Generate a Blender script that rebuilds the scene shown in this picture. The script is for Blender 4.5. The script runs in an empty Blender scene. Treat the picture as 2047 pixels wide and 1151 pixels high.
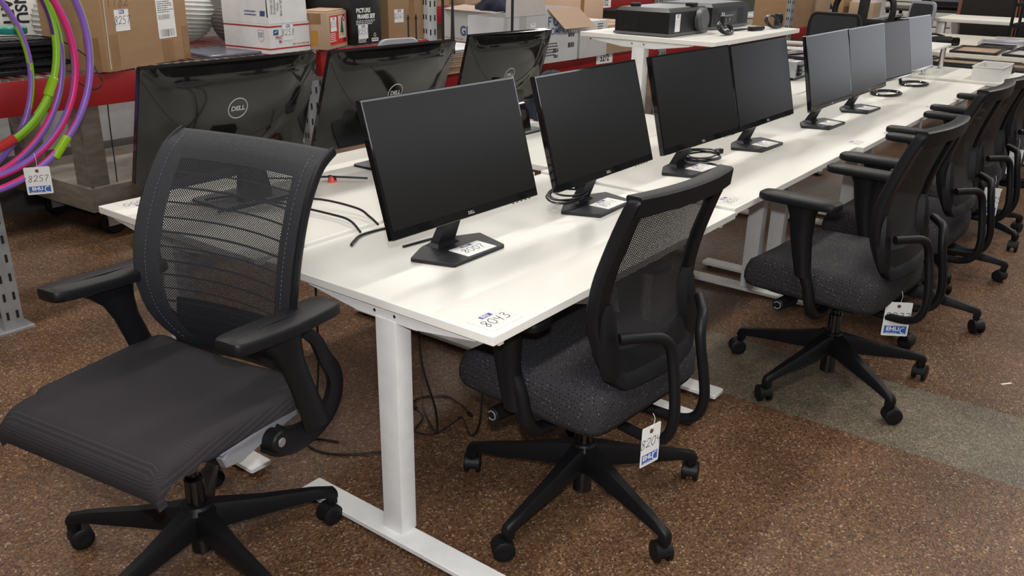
import bpy, bmesh, math, random
from mathutils import Matrix, Vector
PI = math.pi
R = math.radians
random.seed(7)
sc = bpy.context.scene
col = sc.collection

# ---------------------------------------------------------------- camera, world, lamps, exposure
cam = bpy.data.objects.new('camera', bpy.data.cameras.new('camera'))
col.objects.link(cam); sc.camera = cam
cam.data.sensor_width = 36; cam.data.sensor_fit = 'HORIZONTAL'
cam.data.lens = 30.822; cam.data.clip_start = .02; cam.data.clip_end = 80
CR, CU, CF = Vector((.60664771, -.79479978, .01648844)), Vector((.27969114, .23280321, .93143735)), Vector((.74414476, .56044266, -.36352799))
CAM = Vector((-1.3114, -1.0338, 1.4394))
mw = Matrix.Identity(4)
for i in range(3):
    mw[i][0], mw[i][1], mw[i][2], mw[i][3] = CR[i], CU[i], -CF[i], CAM[i]
cam.matrix_world = mw

w = bpy.data.worlds.new('world'); sc.world = w; w.use_nodes = True
w.node_tree.nodes['Background'].inputs[0].default_value = (.80, .86, 1.0, 1)
w.node_tree.nodes['Background'].inputs[1].default_value = .55
sc.view_settings.view_transform = 'Standard'; sc.view_settings.look = 'None'
sc.view_settings.exposure = 0.5; sc.view_settings.gamma = 1.0; sc.view_settings.use_curve_mapping = False
sc.cycles.use_denoising = True
sc.cycles.max_bounces = 6; sc.cycles.transparent_max_bounces = 24
sc.cycles.sample_clamp_indirect = 4

def lamp(name, kind, loc, energy, color=(1, 1, 1), size=1, sy=None, rot=(0, 0, 0), target=None, blend=None):
    l = bpy.data.lights.new(name, kind); l.energy = energy; l.color = color
    if kind == 'AREA':
        l.size = size
        if sy: l.shape = 'RECTANGLE'; l.size_y = sy
    else:
        l.shadow_soft_size = size
    o = bpy.data.objects.new(name, l); col.objects.link(o); o.location = loc; o.rotation_euler = rot
    if target: o.rotation_euler = (Vector(target) - Vector(loc)).to_track_quat('-Z', 'Y').to_euler()
    return o
# the camera's own flash, just above the lens
lamp('camera_flash', 'POINT', CAM + CU * .11 + CR * .0 + CF * .03, 80, (.97, .98, 1.0), .022)
# strip fixtures under the hall roof
for fx in (-1.5, 2.5, 6.5, 10.5):
    for fy in (-1.5, 2.2, 5.9):
        lamp('hall_light', 'AREA', (fx, fy, 4.15), 52, (1.0, .955, .89), 2.4, .35, (0, 0, 0))
# daylight from the shop front on the far right
lamp('window_daylight', 'AREA', (17.9, -3.2, 1.5), 42, (.88, .92, 1.0), 4.2, 2.4, (0, 0, 0), target=(0, -3.2, 1.5))

# high window band in the wall behind the aisle
lamp('window_band', 'AREA', (6.0, -6.9, 3.55), 75, (.95, .96, 1.0), 13.0, .9, (0, 0, 0), target=(6.0, 0, 1.6))

# ---------------------------------------------------------------- materials
MATS = {}
def mat(name, c, rough=.5, metal=0, spec=.5, c2=None, nscale=20, bump=0, bscale=200, rvar=0, coat=0, stretch=None):
    if name in MATS: return MATS[name]
    m = bpy.data.materials.new(name); m.use_nodes = True; MATS[name] = m
    nt = m.node_tree; b = nt.nodes['Principled BSDF']
    b.inputs['Base Color'].default_value = (*c, 1); b.inputs['Roughness'].default_value = rough
    b.inputs['Metallic'].default_value = metal; b.inputs['Specular IOR Level'].default_value = spec
    b.inputs['Coat Weight'].default_value = coat
    tc = nt.nodes.new('ShaderNodeTexCoord'); src = tc.outputs['Object']
    if stretch:
        mp = nt.nodes.new('ShaderNodeMapping'); mp.inputs['Scale'].default_value = stretch
        nt.links.new(src, mp.inputs[0]); src = mp.outputs[0]
    n = nt.nodes.new('ShaderNodeTexNoise'); n.inputs['Scale'].default_value = nscale; n.inputs['Detail'].default_value = 4
    nt.links.new(src, n.inputs['Vector'])
    r = nt.nodes.new('ShaderNodeValToRGB'); nt.links.new(n.outputs[0], r.inputs[0])
    r.color_ramp.elements[0].position = .35; r.color_ramp.elements[1].position = .65
    cc = c2 or tuple(x * .93 for x in c)
    r.color_ramp.elements[0].color = (*cc, 1); r.color_ramp.elements[1].color = (*c, 1)
    nt.links.new(r.outputs[0], b.inputs['Base Color'])
    if bump:
        n2 = nt.nodes.new('ShaderNodeTexNoise'); n2.inputs['Scale'].default_value = bscale
        nt.links.new(tc.outputs['Object'], n2.inputs['Vector'])
        bp = nt.nodes.new('ShaderNodeBump'); bp.inputs['Strength'].default_value = bump; bp.inputs['Distance'].default_value = .002
        nt.links.new(n2.outputs[0], bp.inputs['Height']); nt.links.new(bp.outputs[0], b.inputs['Normal'])
    return m

M_white = mat('white_laminate', (.80, .785, .735), .32, c2=(.775, .76, .71), nscale=3)
M_edge = mat('white_edge_band', (.83, .82, .80), .35)
M_wmetal = mat('white_powder_coat', (.80, .80, .79), .4, bump=.05, bscale=600)
M_bplast = mat('black_plastic', (.0065, .0065, .008), .45, spec=.27, bump=.15, bscale=900)
M_bdull = mat('black_rubber', (.007, .007, .008), .5, spec=.3)
M_gloss = mat('piano_black', (.006, .006, .0065), .06, spec=.5, coat=.4)
M_gback = mat('glossy_black_shell', (.007, .007, .0065), .08, spec=.42)
M_cable = mat('black_cable', (.012, .012, .012), .35)
M_screen = mat('matte_screen', (.0075, .0072, .0066), .27, spec=.32)
M_screen2 = mat('satin_screen', (.075, .074, .084), .28, spec=.5)  # base colour raised to grey, standing in for window light reflected in the glass
M_base = mat('dark_grey_base', (.014, .015, .018), .45, spec=.35, bump=.1, bscale=700)
M_tag = mat('tag_card', (.84, .84, .82), .6)
M_blue = mat('tag_blue', (.035, .13, .52), .5)
M_dblue = mat('sticker_blue', (.05, .05, .30), .5)
M_lblue = mat('sticker_line', (.42, .42, .68), .5)
M_ink = mat('marker_ink', (.012, .012, .018), .5)
M_red = mat('rack_red', (.30, .008, .008), .42, c2=(.25, .006, .007), nscale=8)
M_rackg = mat('rack_grey', (.34, .35, .36), .45, metal=.25, c2=(.27, .28, .29), nscale=15)
M_dark = mat('dark_recess', (.008, .008, .008), .8)
M_card = mat('cardboard', (.36, .225, .12), .75, c2=(.33, .20, .105), nscale=5, stretch=(1, 1, 6))
M_card2 = mat('pale_cardboard', (.44, .31, .21), .75, c2=(.40, .28, .19), nscale=5)
M_cardp = mat('kraft_inner', (.52, .36, .26), .75, c2=(.50, .34, .25), nscale=3)
M_tape = mat('packing_tape', (.28, .16, .075), .25, c2=(.25, .14, .065))
M_wbox = mat('white_carton', (.62, .62, .62), .6, c2=(.56, .56, .57), nscale=6)
M_post = mat('postal_white', (.74, .74, .74), .5)
M_gcard = mat('grey_board', (.33, .30, .29), .7)
M_rstripe = mat('postal_red', (.42, .02, .03), .5)
M_navyink = mat('navy_print', (.03, .09, .26), .5)
M_silver = mat('silver_metal', (.55, .56, .58), .35, metal=.8)
M_badge = mat('badge_grey', (.34, .34, .33), .5)
M_chrome = mat('bright_steel', (.7, .7, .7), .2, metal=1)
M_wood = mat('weathered_wood', (.21, .18, .15), .75, c2=(.15, .125, .10), nscale=9, stretch=(1, 1, 4), bump=.3, bscale=60)
M_plan = mat('lantern_paper', (.60, .60, .57), .35, c2=(.46, .47, .46), nscale=9, bump=.5, bscale=40)
M_dlan = mat('dark_lantern_paper', (.105, .088, .085), .5, c2=(.07, .06, .06), nscale=9)
M_blackbox = mat('black_carton', (.010, .010, .011), .3, spec=.6)
M_navy = mat('navy_cloth', (.010, .015, .035), .85, bump=.4, bscale=90)
M_greyp = mat('grey_plastic', (.16, .17, .20), .4)
M_lgrey = mat('light_grey_plastic', (.30, .31, .35), .35)
M_walnut = mat('walnut_veneer', (.20, .07, .04), .4, c2=(.14, .05, .03), stretch=(1, 1, 8))
M_fabr = mat('dark_grille_cloth', (.012, .010, .009), .9)

def nodes(name):
    m = bpy.data.materials.new(name); m.use_nodes = True; MATS[name] = m
    return m, m.node_tree, m.node_tree.nodes['Principled BSDF'], (lambda t: m.node_tree.nodes.new('ShaderNode' + t)), m.node_tree.links.new
def mth(N, L, op, a, b=None, c=None):
    n = N('Math'); n.operation = op
    for i, v in enumerate((a, b, c)):
        if v is None: continue
        if isinstance(v, (int, float)): n.inputs[i].default_value = v
        else: L(v, n.inputs[i])
    return n.outputs[0]

def floor_material():
    m, nt, b, N, L = nodes('cork_rubber_floor')
    geo = N('NewGeometry')
    sp = N('SeparateXYZ'); L(geo.outputs['Position'], sp.inputs[0])
    # small rice-grain flecks
    mp = N('Mapping'); mp.inputs['Scale'].default_value = (1, 1, 1); L(geo.outputs['Position'], mp.inputs[0])
    nz = N('TexNoise'); nz.inputs['Scale'].default_value = 60; L(mp.outputs[0], nz.inputs['Vector'])
    mx0 = N('MixRGB'); mx0.inputs[0].default_value = .012; L(mp.outputs[0], mx0.inputs[1]); L(nz.outputs['Color'], mx0.inputs[2])
    v = N('TexVoronoi'); v.inputs['Scale'].default_value = 210; L(mx0.outputs[0], v.inputs['Vector'])
    sv = N('SeparateColor'); L(v.outputs['Color'], sv.inputs[0])
    r1 = N('ValToRGB'); L(sv.outputs[0], r1.inputs[0]); e = r1.color_ramp.elements
    e[0].position = 0; e[0].color = (0.0552, 0.0276, 0.0179, 1); e[1].position = .99; e[1].color = (0.40, 0.30, 0.20, 1)
    for p_, c_ in ((.2, (0.0994, 0.0511, 0.0276)), (.55, (0.158, 0.082, 0.043)), (.82, (0.205, 0.108, 0.056)), (.93, (0.250, 0.142, 0.077))):
        k = e.new(p_); k.color = (*c_, 1)
    r2 = N('ValToRGB'); L(sv.outputs[0], r2.inputs[0]); e = r2.color_ramp.elements
    e[0].position = 0; e[0].color = (0.095, 0.078, 0.054, 1); e[1].position = .98; e[1].color = (0.30, 0.25, 0.18, 1)
    for p_, c_ in ((.3, (0.150, 0.120, 0.083)), (.7, (0.182, 0.148, 0.104))):
        k = e.new(p_); k.color = (*c_, 1)
    # ragged border of the greenish grey strip laid between the brown sheets
    n3 = N('TexNoise'); n3.inputs['Scale'].default_value = 45; L(geo.outputs['Position'], n3.inputs['Vector'])
    xx = mth(N, L, 'ADD', sp.outputs[0], mth(N, L, 'MULTIPLY', mth(N, L, 'SUBTRACT', n3.outputs[0], .5), .022))
    # strip occupies x 1.31..1.78
    ins = mth(N, L, 'MULTIPLY', mth(N, L, 'GREATER_THAN', xx, 1.31), mth(N, L, 'LESS_THAN', xx, 1.775))
    mx = N('MixRGB'); L(ins, mx.inputs[0]); L(r1.outputs[0], mx.inputs[1]); L(r2.outputs[0], mx.inputs[2])
    # broad dirt patches
    n4 = N('TexNoise'); n4.inputs['Scale'].default_value = 3.5; n4.inputs['Detail'].default_value = 5; L(geo.outputs['Position'], n4.inputs['Vector'])
    r4 = N('ValToRGB'); L(n4.outputs[0], r4.inputs[0]); r4.color_ramp.elements[0].position = .35; r4.color_ramp.elements[1].position = .7
    r4.color_ramp.elements[0].color = (.66, .66, .66, 1); r4.color_ramp.elements[1].color = (1, 1, 1, 1)
    mm = N('MixRGB'); mm.blend_type = 'MULTIPLY'; mm.inputs[0].default_value = 1; L(mx.outputs[0], mm.inputs[1]); L(r4.outputs[0], mm.inputs[2])
    L(mm.outputs[0], b.inputs['Base Color'])
    b.inputs['Roughness'].default_value = .42; b.inputs['Specular IOR Level'].default_value = .35
    bp = N('Bump'); bp.inputs['Strength'].default_value = .35; bp.inputs['Distance'].default_value = .002
    L(v.outputs['Distance'], bp.inputs['Height']); L(bp.outputs[0], b.inputs['Normal'])
    return m
M_floor = floor_material()

def hole_material(name, base, px, pz, thr, band=0, rough=.7, line=False):
    """woven mesh with real see-through holes, in the object's own x/z"""
    m, nt, b, N, L = nodes(name)
    b.inputs['Base Color'].default_value = (*base, 1); b.inputs['Roughness'].default_value = rough
    tc = N('TexCoord'); sp = N('SeparateXYZ'); L(tc.outputs['Object'], sp.inputs[0])
    X, Z = sp.outputs[0], sp.outputs[2]
    sx = mth(N, L, 'SINE', mth(N, L, 'MULTIPLY', X, 2 * PI / px)); sz = mth(N, L, 'SINE', mth(N, L, 'MULTIPLY', Z, 2 * PI / pz))
    if line:
        hole = mth(N, L, 'GREATER_THAN', mth(N, L, 'ADD', mth(N, L, 'MULTIPLY', sx, 1.0), mth(N, L, 'MULTIPLY', sz, .45)), thr)
    else:
        hole = mth(N, L, 'GREATER_THAN', mth(N, L, 'MULTIPLY', sx, sz), thr)
    if band:
        bz = mth(N, L, 'FRACT', mth(N, L, 'MULTIPLY', Z, 1 / band))
        hole = mth(N, L, 'MULTIPLY', hole, mth(N, L, 'GREATER_THAN', bz, .13))
    t = N('BsdfTransparent'); mx = N('MixShader')
    L(hole, mx.inputs[0]); L(b.outputs[0], mx.inputs[1]); L(t.outputs[0], mx.inputs[2])
    L(mx.outputs[0], nt.nodes['Material Output'].inputs[0])
    return m
M_mesh1 = hole_material('open_weave_mesh', (.012, .013, .017), .0064, .0064, .42, band=.034)
M_mesh2 = hole_material('ribbed_knit_mesh', (.012, .012, .013), .0056, .0050, 1.0, line=True)

def dotted_fabric():
    m, nt, b, N, L = nodes('dotted_upholstery')
    tc = N('TexCoord'); b.inputs['Roughness'].default_value = .85; b.inputs['Specular IOR Level'].default_value = .2
    v = N('TexVoronoi'); v.inputs['Scale'].default_value = 135; v.inputs['Randomness'].default_value = .35; mr = N('Mapping'); mr.inputs['Rotation'].default_value = (.55, .42, .3); L(tc.outputs['Object'], mr.inputs[0]); L(mr.outputs[0], v.inputs['Vector'])
    v2 = N('TexVoronoi'); v2.inputs['Scale'].default_value = 135; v2.inputs['Randomness'].default_value = .5
    mp = N('Mapping'); mp.inputs['Location'].default_value = (.31, .17, .23); L(mr.outputs[0], mp.inputs[0]); L(mp.outputs[0], v2.inputs['Vector'])
    base = (.036, .034, .038, 1)
    a = N('MixRGB'); L(mth(N, L, 'LESS_THAN', v.outputs['Distance'], .27), a.inputs[0]); a.inputs[1].default_value = base; a.inputs[2].default_value = (.004, .004, .008, 1)
    s2 = N('SeparateColor'); L(v2.outputs['Color'], s2.inputs[0])
    f2 = mth(N, L, 'MULTIPLY', mth(N, L, 'LESS_THAN', v2.outputs['Distance'], .16), mth(N, L, 'GREATER_THAN', s2.outputs[0], .62))
    c = N('MixRGB'); L(f2, c.inputs[0]); L(a.outputs[0], c.inputs[1]); c.inputs[2].default_value = (.33, .31, .30, 1)
    L(c.outputs[0], b.inputs['Base Color'])
    nz = N('TexNoise'); nz.inputs['Scale'].default_value = 900; L(tc.outputs['Object'], nz.inputs['Vector'])
    bp = N('Bump'); bp.inputs['Strength'].default_value = .3; bp.inputs['Distance'].default_value = .001; L(nz.outputs[0], bp.inputs['Height']); L(bp.outputs[0], b.inputs['Normal'])
    return m
M_dots = dotted_fabric()
def woven_fabric():
    m, nt, b, N, L = nodes('charcoal_woven_upholstery')
    tc = N('TexCoord'); sp = N('SeparateXYZ'); L(tc.outputs['Object'], sp.inputs[0]); b.inputs['Roughness'].default_value = .9
    b.inputs['Specular IOR Level'].default_value = .15
    yz = mth(N, L, 'ADD', sp.outputs[1], sp.outputs[2]); s = mth(N, L, 'MULTIPLY', mth(N, L, 'SINE', mth(N, L, 'MULTIPLY', mth(N, L, 'ADD', sp.outputs[0], yz), 2 * PI / .0060)), mth(N, L, 'SINE', mth(N, L, 'MULTIPLY', mth(N, L, 'SUBTRACT', mth(N, L, 'SUBTRACT', sp.outputs[0], sp.outputs[1]), mth(N, L, 'MULTIPLY', sp.outputs[2], .6)), 2 * PI / .0060)))
    nz = N('TexNoise'); nz.inputs['Scale'].default_value = 7; nz.inputs['Detail'].default_value = 5; L(tc.outputs['Object'], nz.inputs['Vector'])
    r = N('ValToRGB'); L(nz.outputs[0], r.inputs[0]); r.color_ramp.elements[0].color = (.020, .018, .021, 1); r.color_ramp.elements[1].color = (.031, .028, .031, 1)
    a = N('MixRGB'); L(mth(N, L, 'GREATER_THAN', s, .55), a.inputs[0]); L(r.outputs[0], a.inputs[1]); a.inputs[2].default_value = (.050, .045, .047, 1)
    L(a.outputs[0], b.inputs['Base Color'])
    bp = N('Bump'); bp.inputs['Strength'].default_value = .25; bp.inputs['Distance'].default_value = .001; L(s, bp.inputs['Height']); L(bp.outputs[0], b.inputs['Normal'])
    return m
M_woven = woven_fabric()
def weave_material():
    m, nt, b, N, L = nodes('mesh_over_frame'); tc = N('TexCoord'); sp = N('SeparateXYZ'); L(tc.outputs['Object'], sp.inputs[0]); b.inputs['Roughness'].default_value = .6
    s = mth(N, L, 'MULTIPLY', mth(N, L, 'SINE', mth(N, L, 'MULTIPLY', sp.outputs[0], 2 * PI / .0062)), mth(N, L, 'SINE', mth(N, L, 'MULTIPLY', mth(N, L, 'ADD', sp.outputs[2], mth(N, L, 'MULTIPLY', sp.outputs[1], -1.0)), 2 * PI / .0062)))
    a = N('MixRGB'); L(mth(N, L, 'GREATER_THAN', s, .25), a.inputs[0]); a.inputs[1].default_value = (.016, .018, .024, 1); a.inputs[2].default_value = (.003, .003, .005, 1); L(a.outputs[0], b.inputs['Base Color'])
    bp = N('Bump'); bp.inputs['Strength'].default_value = .5; bp.inputs['Distance'].default_value = .0012; bp.invert = True; L(s, bp.inputs['Height']); L(bp.outputs[0], b.inputs['Normal'])
    return m
M_rim = weave_material()

# ---------------------------------------------------------------- geometry helpers
class MB:
    """collects shapes into one mesh; a material slot may be picked per shape"""
    def __init__(s): s.v = []; s.f = []; s.m = []; s.mats = []
    def slot(s, m):
        if m not in s.mats: s.mats.append(m)
        return s.mats.index(m)
    def add(s, vs, fs, m=None, M=None):
        k = len(s.v); i = s.slot(m)
        s.v += [tuple(M @ Vector(p)) if M else tuple(p) for p in vs]
        s.f += [tuple(k + j for j in f) for f in fs]; s.m += [i] * len(fs)
        return s
    def box(s, x0, x1, y0, y1, z0, z1, b=0, m=None, M=None):
        if b <= 0:
            vs = [(x, y, z) for z in (z0, z1) for y in (y0, y1) for x in (x0, x1)]
            return s.add(vs, [(0, 2, 3, 1), (4, 5, 7, 6), (0, 1, 5, 4), (2, 6, 7, 3), (0, 4, 6, 2), (1, 3, 7, 5)], m, M)
        bm = bmesh.new(); bmesh.ops.create_cube(bm, size=1)
        for v in bm.verts: v.co = Vector((x0 + (v.co.x + .5) * (x1 - x0), y0 + (v.co.y + .5) * (y1 - y0), z0 + (v.co.z + .5) * (z1 - z0)))
        bmesh.ops.bevel(bm, geom=bm.edges[:], offset=b, segments=2, affect='EDGES', profile=.6)
        bm.verts.index_update()
        s.add([v.co.copy() for v in bm.verts], [tuple(v.index for v in f.verts) for f in bm.faces], m, M); bm.free()
        return s
    def prism(s, pts, z0, z1, b=0, m=None, M=None):
        n = len(pts)
        if b > 0:
            ins = offset(pts, b)
            rings = [(ins, z0), (pts, z0 + b), (pts, z1 - b), (ins, z1)]
        else: rings = [(pts, z0), (pts, z1)]
        vs = [(x, y, z) for P, z in rings for x, y in P]; fs = []
        for r in range(len(rings) - 1):
            for i in range(n):
                j = (i + 1) % n; fs.append((r * n + i, r * n + j, (r + 1) * n + j, (r + 1) * n + i))
        fs.append(tuple(range(n - 1, -1, -1))); fs.append(tuple((len(rings) - 1) * n + i for i in range(n)))
        return s.add(vs, fs, m, M)
    def loft(s, rings, m=None, M=None, cap=True, closed=True):
        n = len(rings[0]); vs = [p for r in rings for p in r]; fs = []
        for r in range(len(rings) - 1):
            for i in range(n if closed else n - 1):
                j = (i + 1) % n; fs.append((r * n + i, r * n + j, (r + 1) * n + j, (r + 1) * n + i))
        if cap and closed: fs.append(tuple(range(n - 1, -1, -1))); fs.append(tuple((len(rings) - 1) * n + i for i in range(n)))
        return s.add(vs, fs, m, M)
    def tube(s, path, r, n=10, m=None, M=None, closed=False, flat=1.0, up=None):
        P = [Vector(p) for p in path]; k = len(P); rings = []
        prev = None
        for i in range(k):
            if closed: t = (P[(i + 1) % k] - P[i - 1])
            else: t = (P[min(i + 1, k - 1)] - P[max(i - 1, 0)])
            t.normalize()
            if prev is None:
                a = Vector(up) if up else (Vector((0, 0, 1)) if abs(t.z) < .9 else Vector((1, 0, 0)))
            else: a = prev
            u = (a - t * a.dot(t)).normalized(); prev = u; v = t.cross(u)
            rr = r[i] if isinstance(r, (list, tuple)) else r
            rings.append([tuple(P[i] + u * rr * math.cos(2 * PI * j / n) * flat + v * rr * math.sin(2 * PI * j / n)) for j in range(n)])
        if closed:
            rings.append(rings[0]); return s.loft(rings, m, M, cap=False)
        return s.loft(rings, m, M)
    def lathe(s, prof, n=24, m=None, M=None):
        rings = [[(r * math.cos(2 * PI * j / n), r * math.sin(2 * PI * j / n), z) for j in range(n)] for r, z in prof]
        return s.loft(rings, m, M)
    def cyl(s, a, b, r, n=16, r2=None, m=None, M=None):
        a, b = Vector(a), Vector(b); d = (b - a); L = d.length
        T = Matrix.Translation(a) @ d.to_track_quat('Z', 'Y').to_matrix().to_4x4()
        if M: T = M @ T
        r2 = r if r2 is None else r2; c = min(.15 * min(r, r2), L * .2)
        return s.lathe([(max(r - c, 1e-5), 0), (r, c), (r2, L - c), (max(r2 - c, 1e-5), L)], n, m, T)
    def quad(s, a, b, c, d, m=None, M=None): return s.add([a, b, c, d], [(0, 1, 2, 3)], m, M)
    def ribbon(s, pts, wd, th=.0003, m=None, M=None):
        """flat stroke in the xy plane"""
        P = [Vector((x, y, 0)) for x, y in pts]; L_, R_ = [], []
        for i in range(len(P)):
            t = (P[min(i + 1, len(P) - 1)] - P[max(i - 1, 0)]);
            if t.length < 1e-9: t = Vector((1, 0, 0))
            t.normalize(); nn = Vector((-t.y, t.x, 0)) * wd / 2
            L_.append(P[i] + nn); R_.append(P[i] - nn)
        vs = [tuple(p + Vector((0, 0, th))) for p in L_] + [tuple(p + Vector((0, 0, th))) for p in R_]
        n = len(P); fs = [(i, n + i, n + i + 1, i + 1) for i in range(n - 1)]
        return s.add(vs, fs, m, M)
    def build(s, name, m=None, parent=None, smooth=35, loc=None):
        me = bpy.data.meshes.new(name); me.from_pydata(s.v, [], s.f)
        for q in s.mats: me.materials.append(q or m)
        if not s.mats: me.materials.append(m)
        me.polygons.foreach_set('material_index', s.m)
        if smooth:
            me.polygons.foreach_set('use_smooth', [True] * len(me.polygons))
            me.set_sharp_from_angle(angle=R(smooth))
        me.update()
        o = bpy.data.objects.new(name, me); col.objects.link(o)
        if parent: o.parent = parent
        if loc: o.location = loc
        return o

def offset(pts, d):
    n = len(pts); out = []
    ar = sum(pts[i][0] * pts[(i + 1) % n][1] - pts[(i + 1) % n][0] * pts[i][1] for i in range(n)); sg = 1 if ar > 0 else -1
    for i in range(n):
        a, b, c = Vector(pts[i - 1]), Vector(pts[i]), Vector(pts[(i + 1) % n])
        e1, e2 = (b - a), (c - b)
        if e1.length < 1e-9: e1 = e2
        if e2.length < 1e-9: e2 = e1
        e1 = e1.normalized(); e2 = e2.normalized()
        n1 = Vector((-e1.y, e1.x)) * sg; n2 = Vector((-e2.y, e2.x)) * sg; nn = (n1 + n2)
        if nn.length < 1e-6: nn = n1
        nn.normalize(); k = d / max(.45, nn.dot(n1)); p = b + nn * k; out.append((p.x, p.y))
    return out
def rpoly(pts, r, n=5):
    out = []; k = len(pts)
    for i in range(k):
        a, b, c = Vector(pts[i - 1]), Vector(pts[i]), Vector(pts[(i + 1) % k])
        rr = r[i] if isinstance(r, (list, tuple)) else r
        u, v = (a - b), (c - b); rr = min(rr, u.length * .49, v.length * .49)
        p, q = b + u.normalized() * rr, b + v.normalized() * rr
        for j in range(n + 1):
            t = j / n; w_ = p * (1 - t) ** 2 + b * 2 * t * (1 - t) + q * t * t; out.append((w_.x, w_.y))
    return out
def spline(pts, n=8, closed=False):
    P = [Vector(p) for p in pts]; out = []; k = len(P)
    rng = range(k if closed else k - 1)
    for i in rng:
        p0 = P[i - 1] if (closed or i > 0) else P[0]; p1 = P[i]; p2 = P[(i + 1) % k]
        p3 = P[(i + 2) % k] if (closed or i + 2 < k) else P[-1]
        for j in range(n):
            t = j / n
            out.append(.5 * ((2 * p1) + (p2 - p0) * t + (2 * p0 - 5 * p1 + 4 * p2 - p3) * t * t + (3 * p1 - p0 - 3 * p2 + p3) * t ** 3))
    if not closed: out.append(P[-1])
    return out
def rect(w_, h_): return [(-w_ / 2, -h_ / 2), (w_ / 2, -h_ / 2), (w_ / 2, h_ / 2), (-w_ / 2, h_ / 2)]
def frame(o, xd, yd):
    """matrix whose x runs along xd and y along yd at point o"""
    x = Vector(xd).normalized(); y = Vector(yd); y = (y - x * y.dot(x)).normalized(); z = x.cross(y)
    M = Matrix.Identity(4)
    for i in range(3): M[i][0], M[i][1], M[i][2], M[i][3] = x[i], y[i], z[i], o[i]
    return M
def thing(name, label, cat, loc=(0, 0, 0), rz=0, group=None):
    o = bpy.data.objects.new(name, None); col.objects.link(o); o.location = loc; o.rotation_euler = (0, 0, rz)
    o.empty_display_size = .1
    o['label'] = label; o['category'] = cat
    if group: o['group'] = group
    return o
def tag(o, label, cat, group=None, kind=None):
    o['label'] = label; o['category'] = cat
    if group: o['group'] = group
    if kind: o['kind'] = kind
    return o
def dup(o, parent=None):
    c = o.copy(); col.objects.link(c)
    if parent: c.parent = parent; c.matrix_parent_inverse = o.matrix_parent_inverse.copy()
    for ch in list(KIDS.get(o.name, [])) or [x for x in ALLKIDS(o)]: dup(ch, c)
    return c
KIDS = {}
def ALLKIDS(o): return [x for x in bpy.data.objects if x.parent == o]
def text(parent, s, size, M, m, name='lettering', align='CENTER', bold=0, sx=1.0, th=.0002):
    cu = bpy.data.curves.new('t', 'FONT'); cu.body = s; cu.size = size; cu.align_x = align; cu.align_y = 'CENTER'; cu.offset = bold
    cu.resolution_u = 3
    o = bpy.data.objects.new('t', cu); me = bpy.data.meshes.new_from_object(o)
    bpy.data.objects.remove(o); bpy.data.curves.remove(cu)
    me.transform(M @ Matrix.Translation((0, 0, th)) @ Matrix.Diagonal((sx, 1, 1, 1)))
    me.materials.clear(); me.materials.append(m); me.name = name
    r = bpy.data.objects.new(name, me); col.objects.link(r); r.parent = parent
    return r
# hand-written figures as pen strokes in a 1 x 1.6 box
DG = {
 '0': [[(.5, 1.5), (.15, 1.2), (.1, .6), (.4, .1), (.8, .3), (.9, 1.0), (.7, 1.45), (.45, 1.5)]],
 '1': [[(.5, 1.5), (.5, .1)]],
 '2': [[(.1, 1.1), (.3, 1.5), (.8, 1.4), (.75, .9), (.3, .4), (.1, .15), (.5, .25), (.95, .15)]],
 '3': [[(.15, 1.4), (.6, 1.5), (.85, 1.25), (.45, .85), (.85, .6), (.7, .15), (.1, .15)]],
 '4': [[(.2, 1.4), (.2, .8), (.85, .85)], [(.75, 1.5), (.65, .05)]],
 '5': [[(.85, 1.5), (.3, 1.45), (.25, .95), (.7, .85), (.8, .4), (.4, .1), (.1, .25)]],
 '7': [[(.1, 1.4), (.85, 1.45), (.5, .7), (.4, .05)]],
 '8': [[(.75, 1.4), (.35, 1.5), (.25, 1.1), (.7, .7), (.75, .2), (.35, .05), (.2, .4), (.6, .85), (.85, 1.25), (.7, 1.45)]],
 '9': [[(.8, 1.3), (.4, 1.5), (.2, 1.1), (.5, .85), (.8, 1.2), (.7, .1)]],
 '6': [[(.7, 1.5), (.3, 1.0), (.2, .4), (.5, .1), (.8, .4), (.5, .75), (.25, .5)]],
}
def handwrite(parent, s, size, M, m=None, name='handwriting', pen=.11, skew=.15):
    b = MB()
    for i, ch in enumerate(s):
        for st in DG.get(ch, []):
            pts = [(p.x, p.y) for p in spline([(x, y, 0) for x, y in st], 5)]
            pts = [((x + i * 1.12 - len(s) * .56 + y * skew) * size, (y - .8) * size) for x, y in pts]
            b.ribbon(pts, pen * size, .0004, M=M)
    return b.build(name, m or M_ink, parent, smooth=0)
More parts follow.
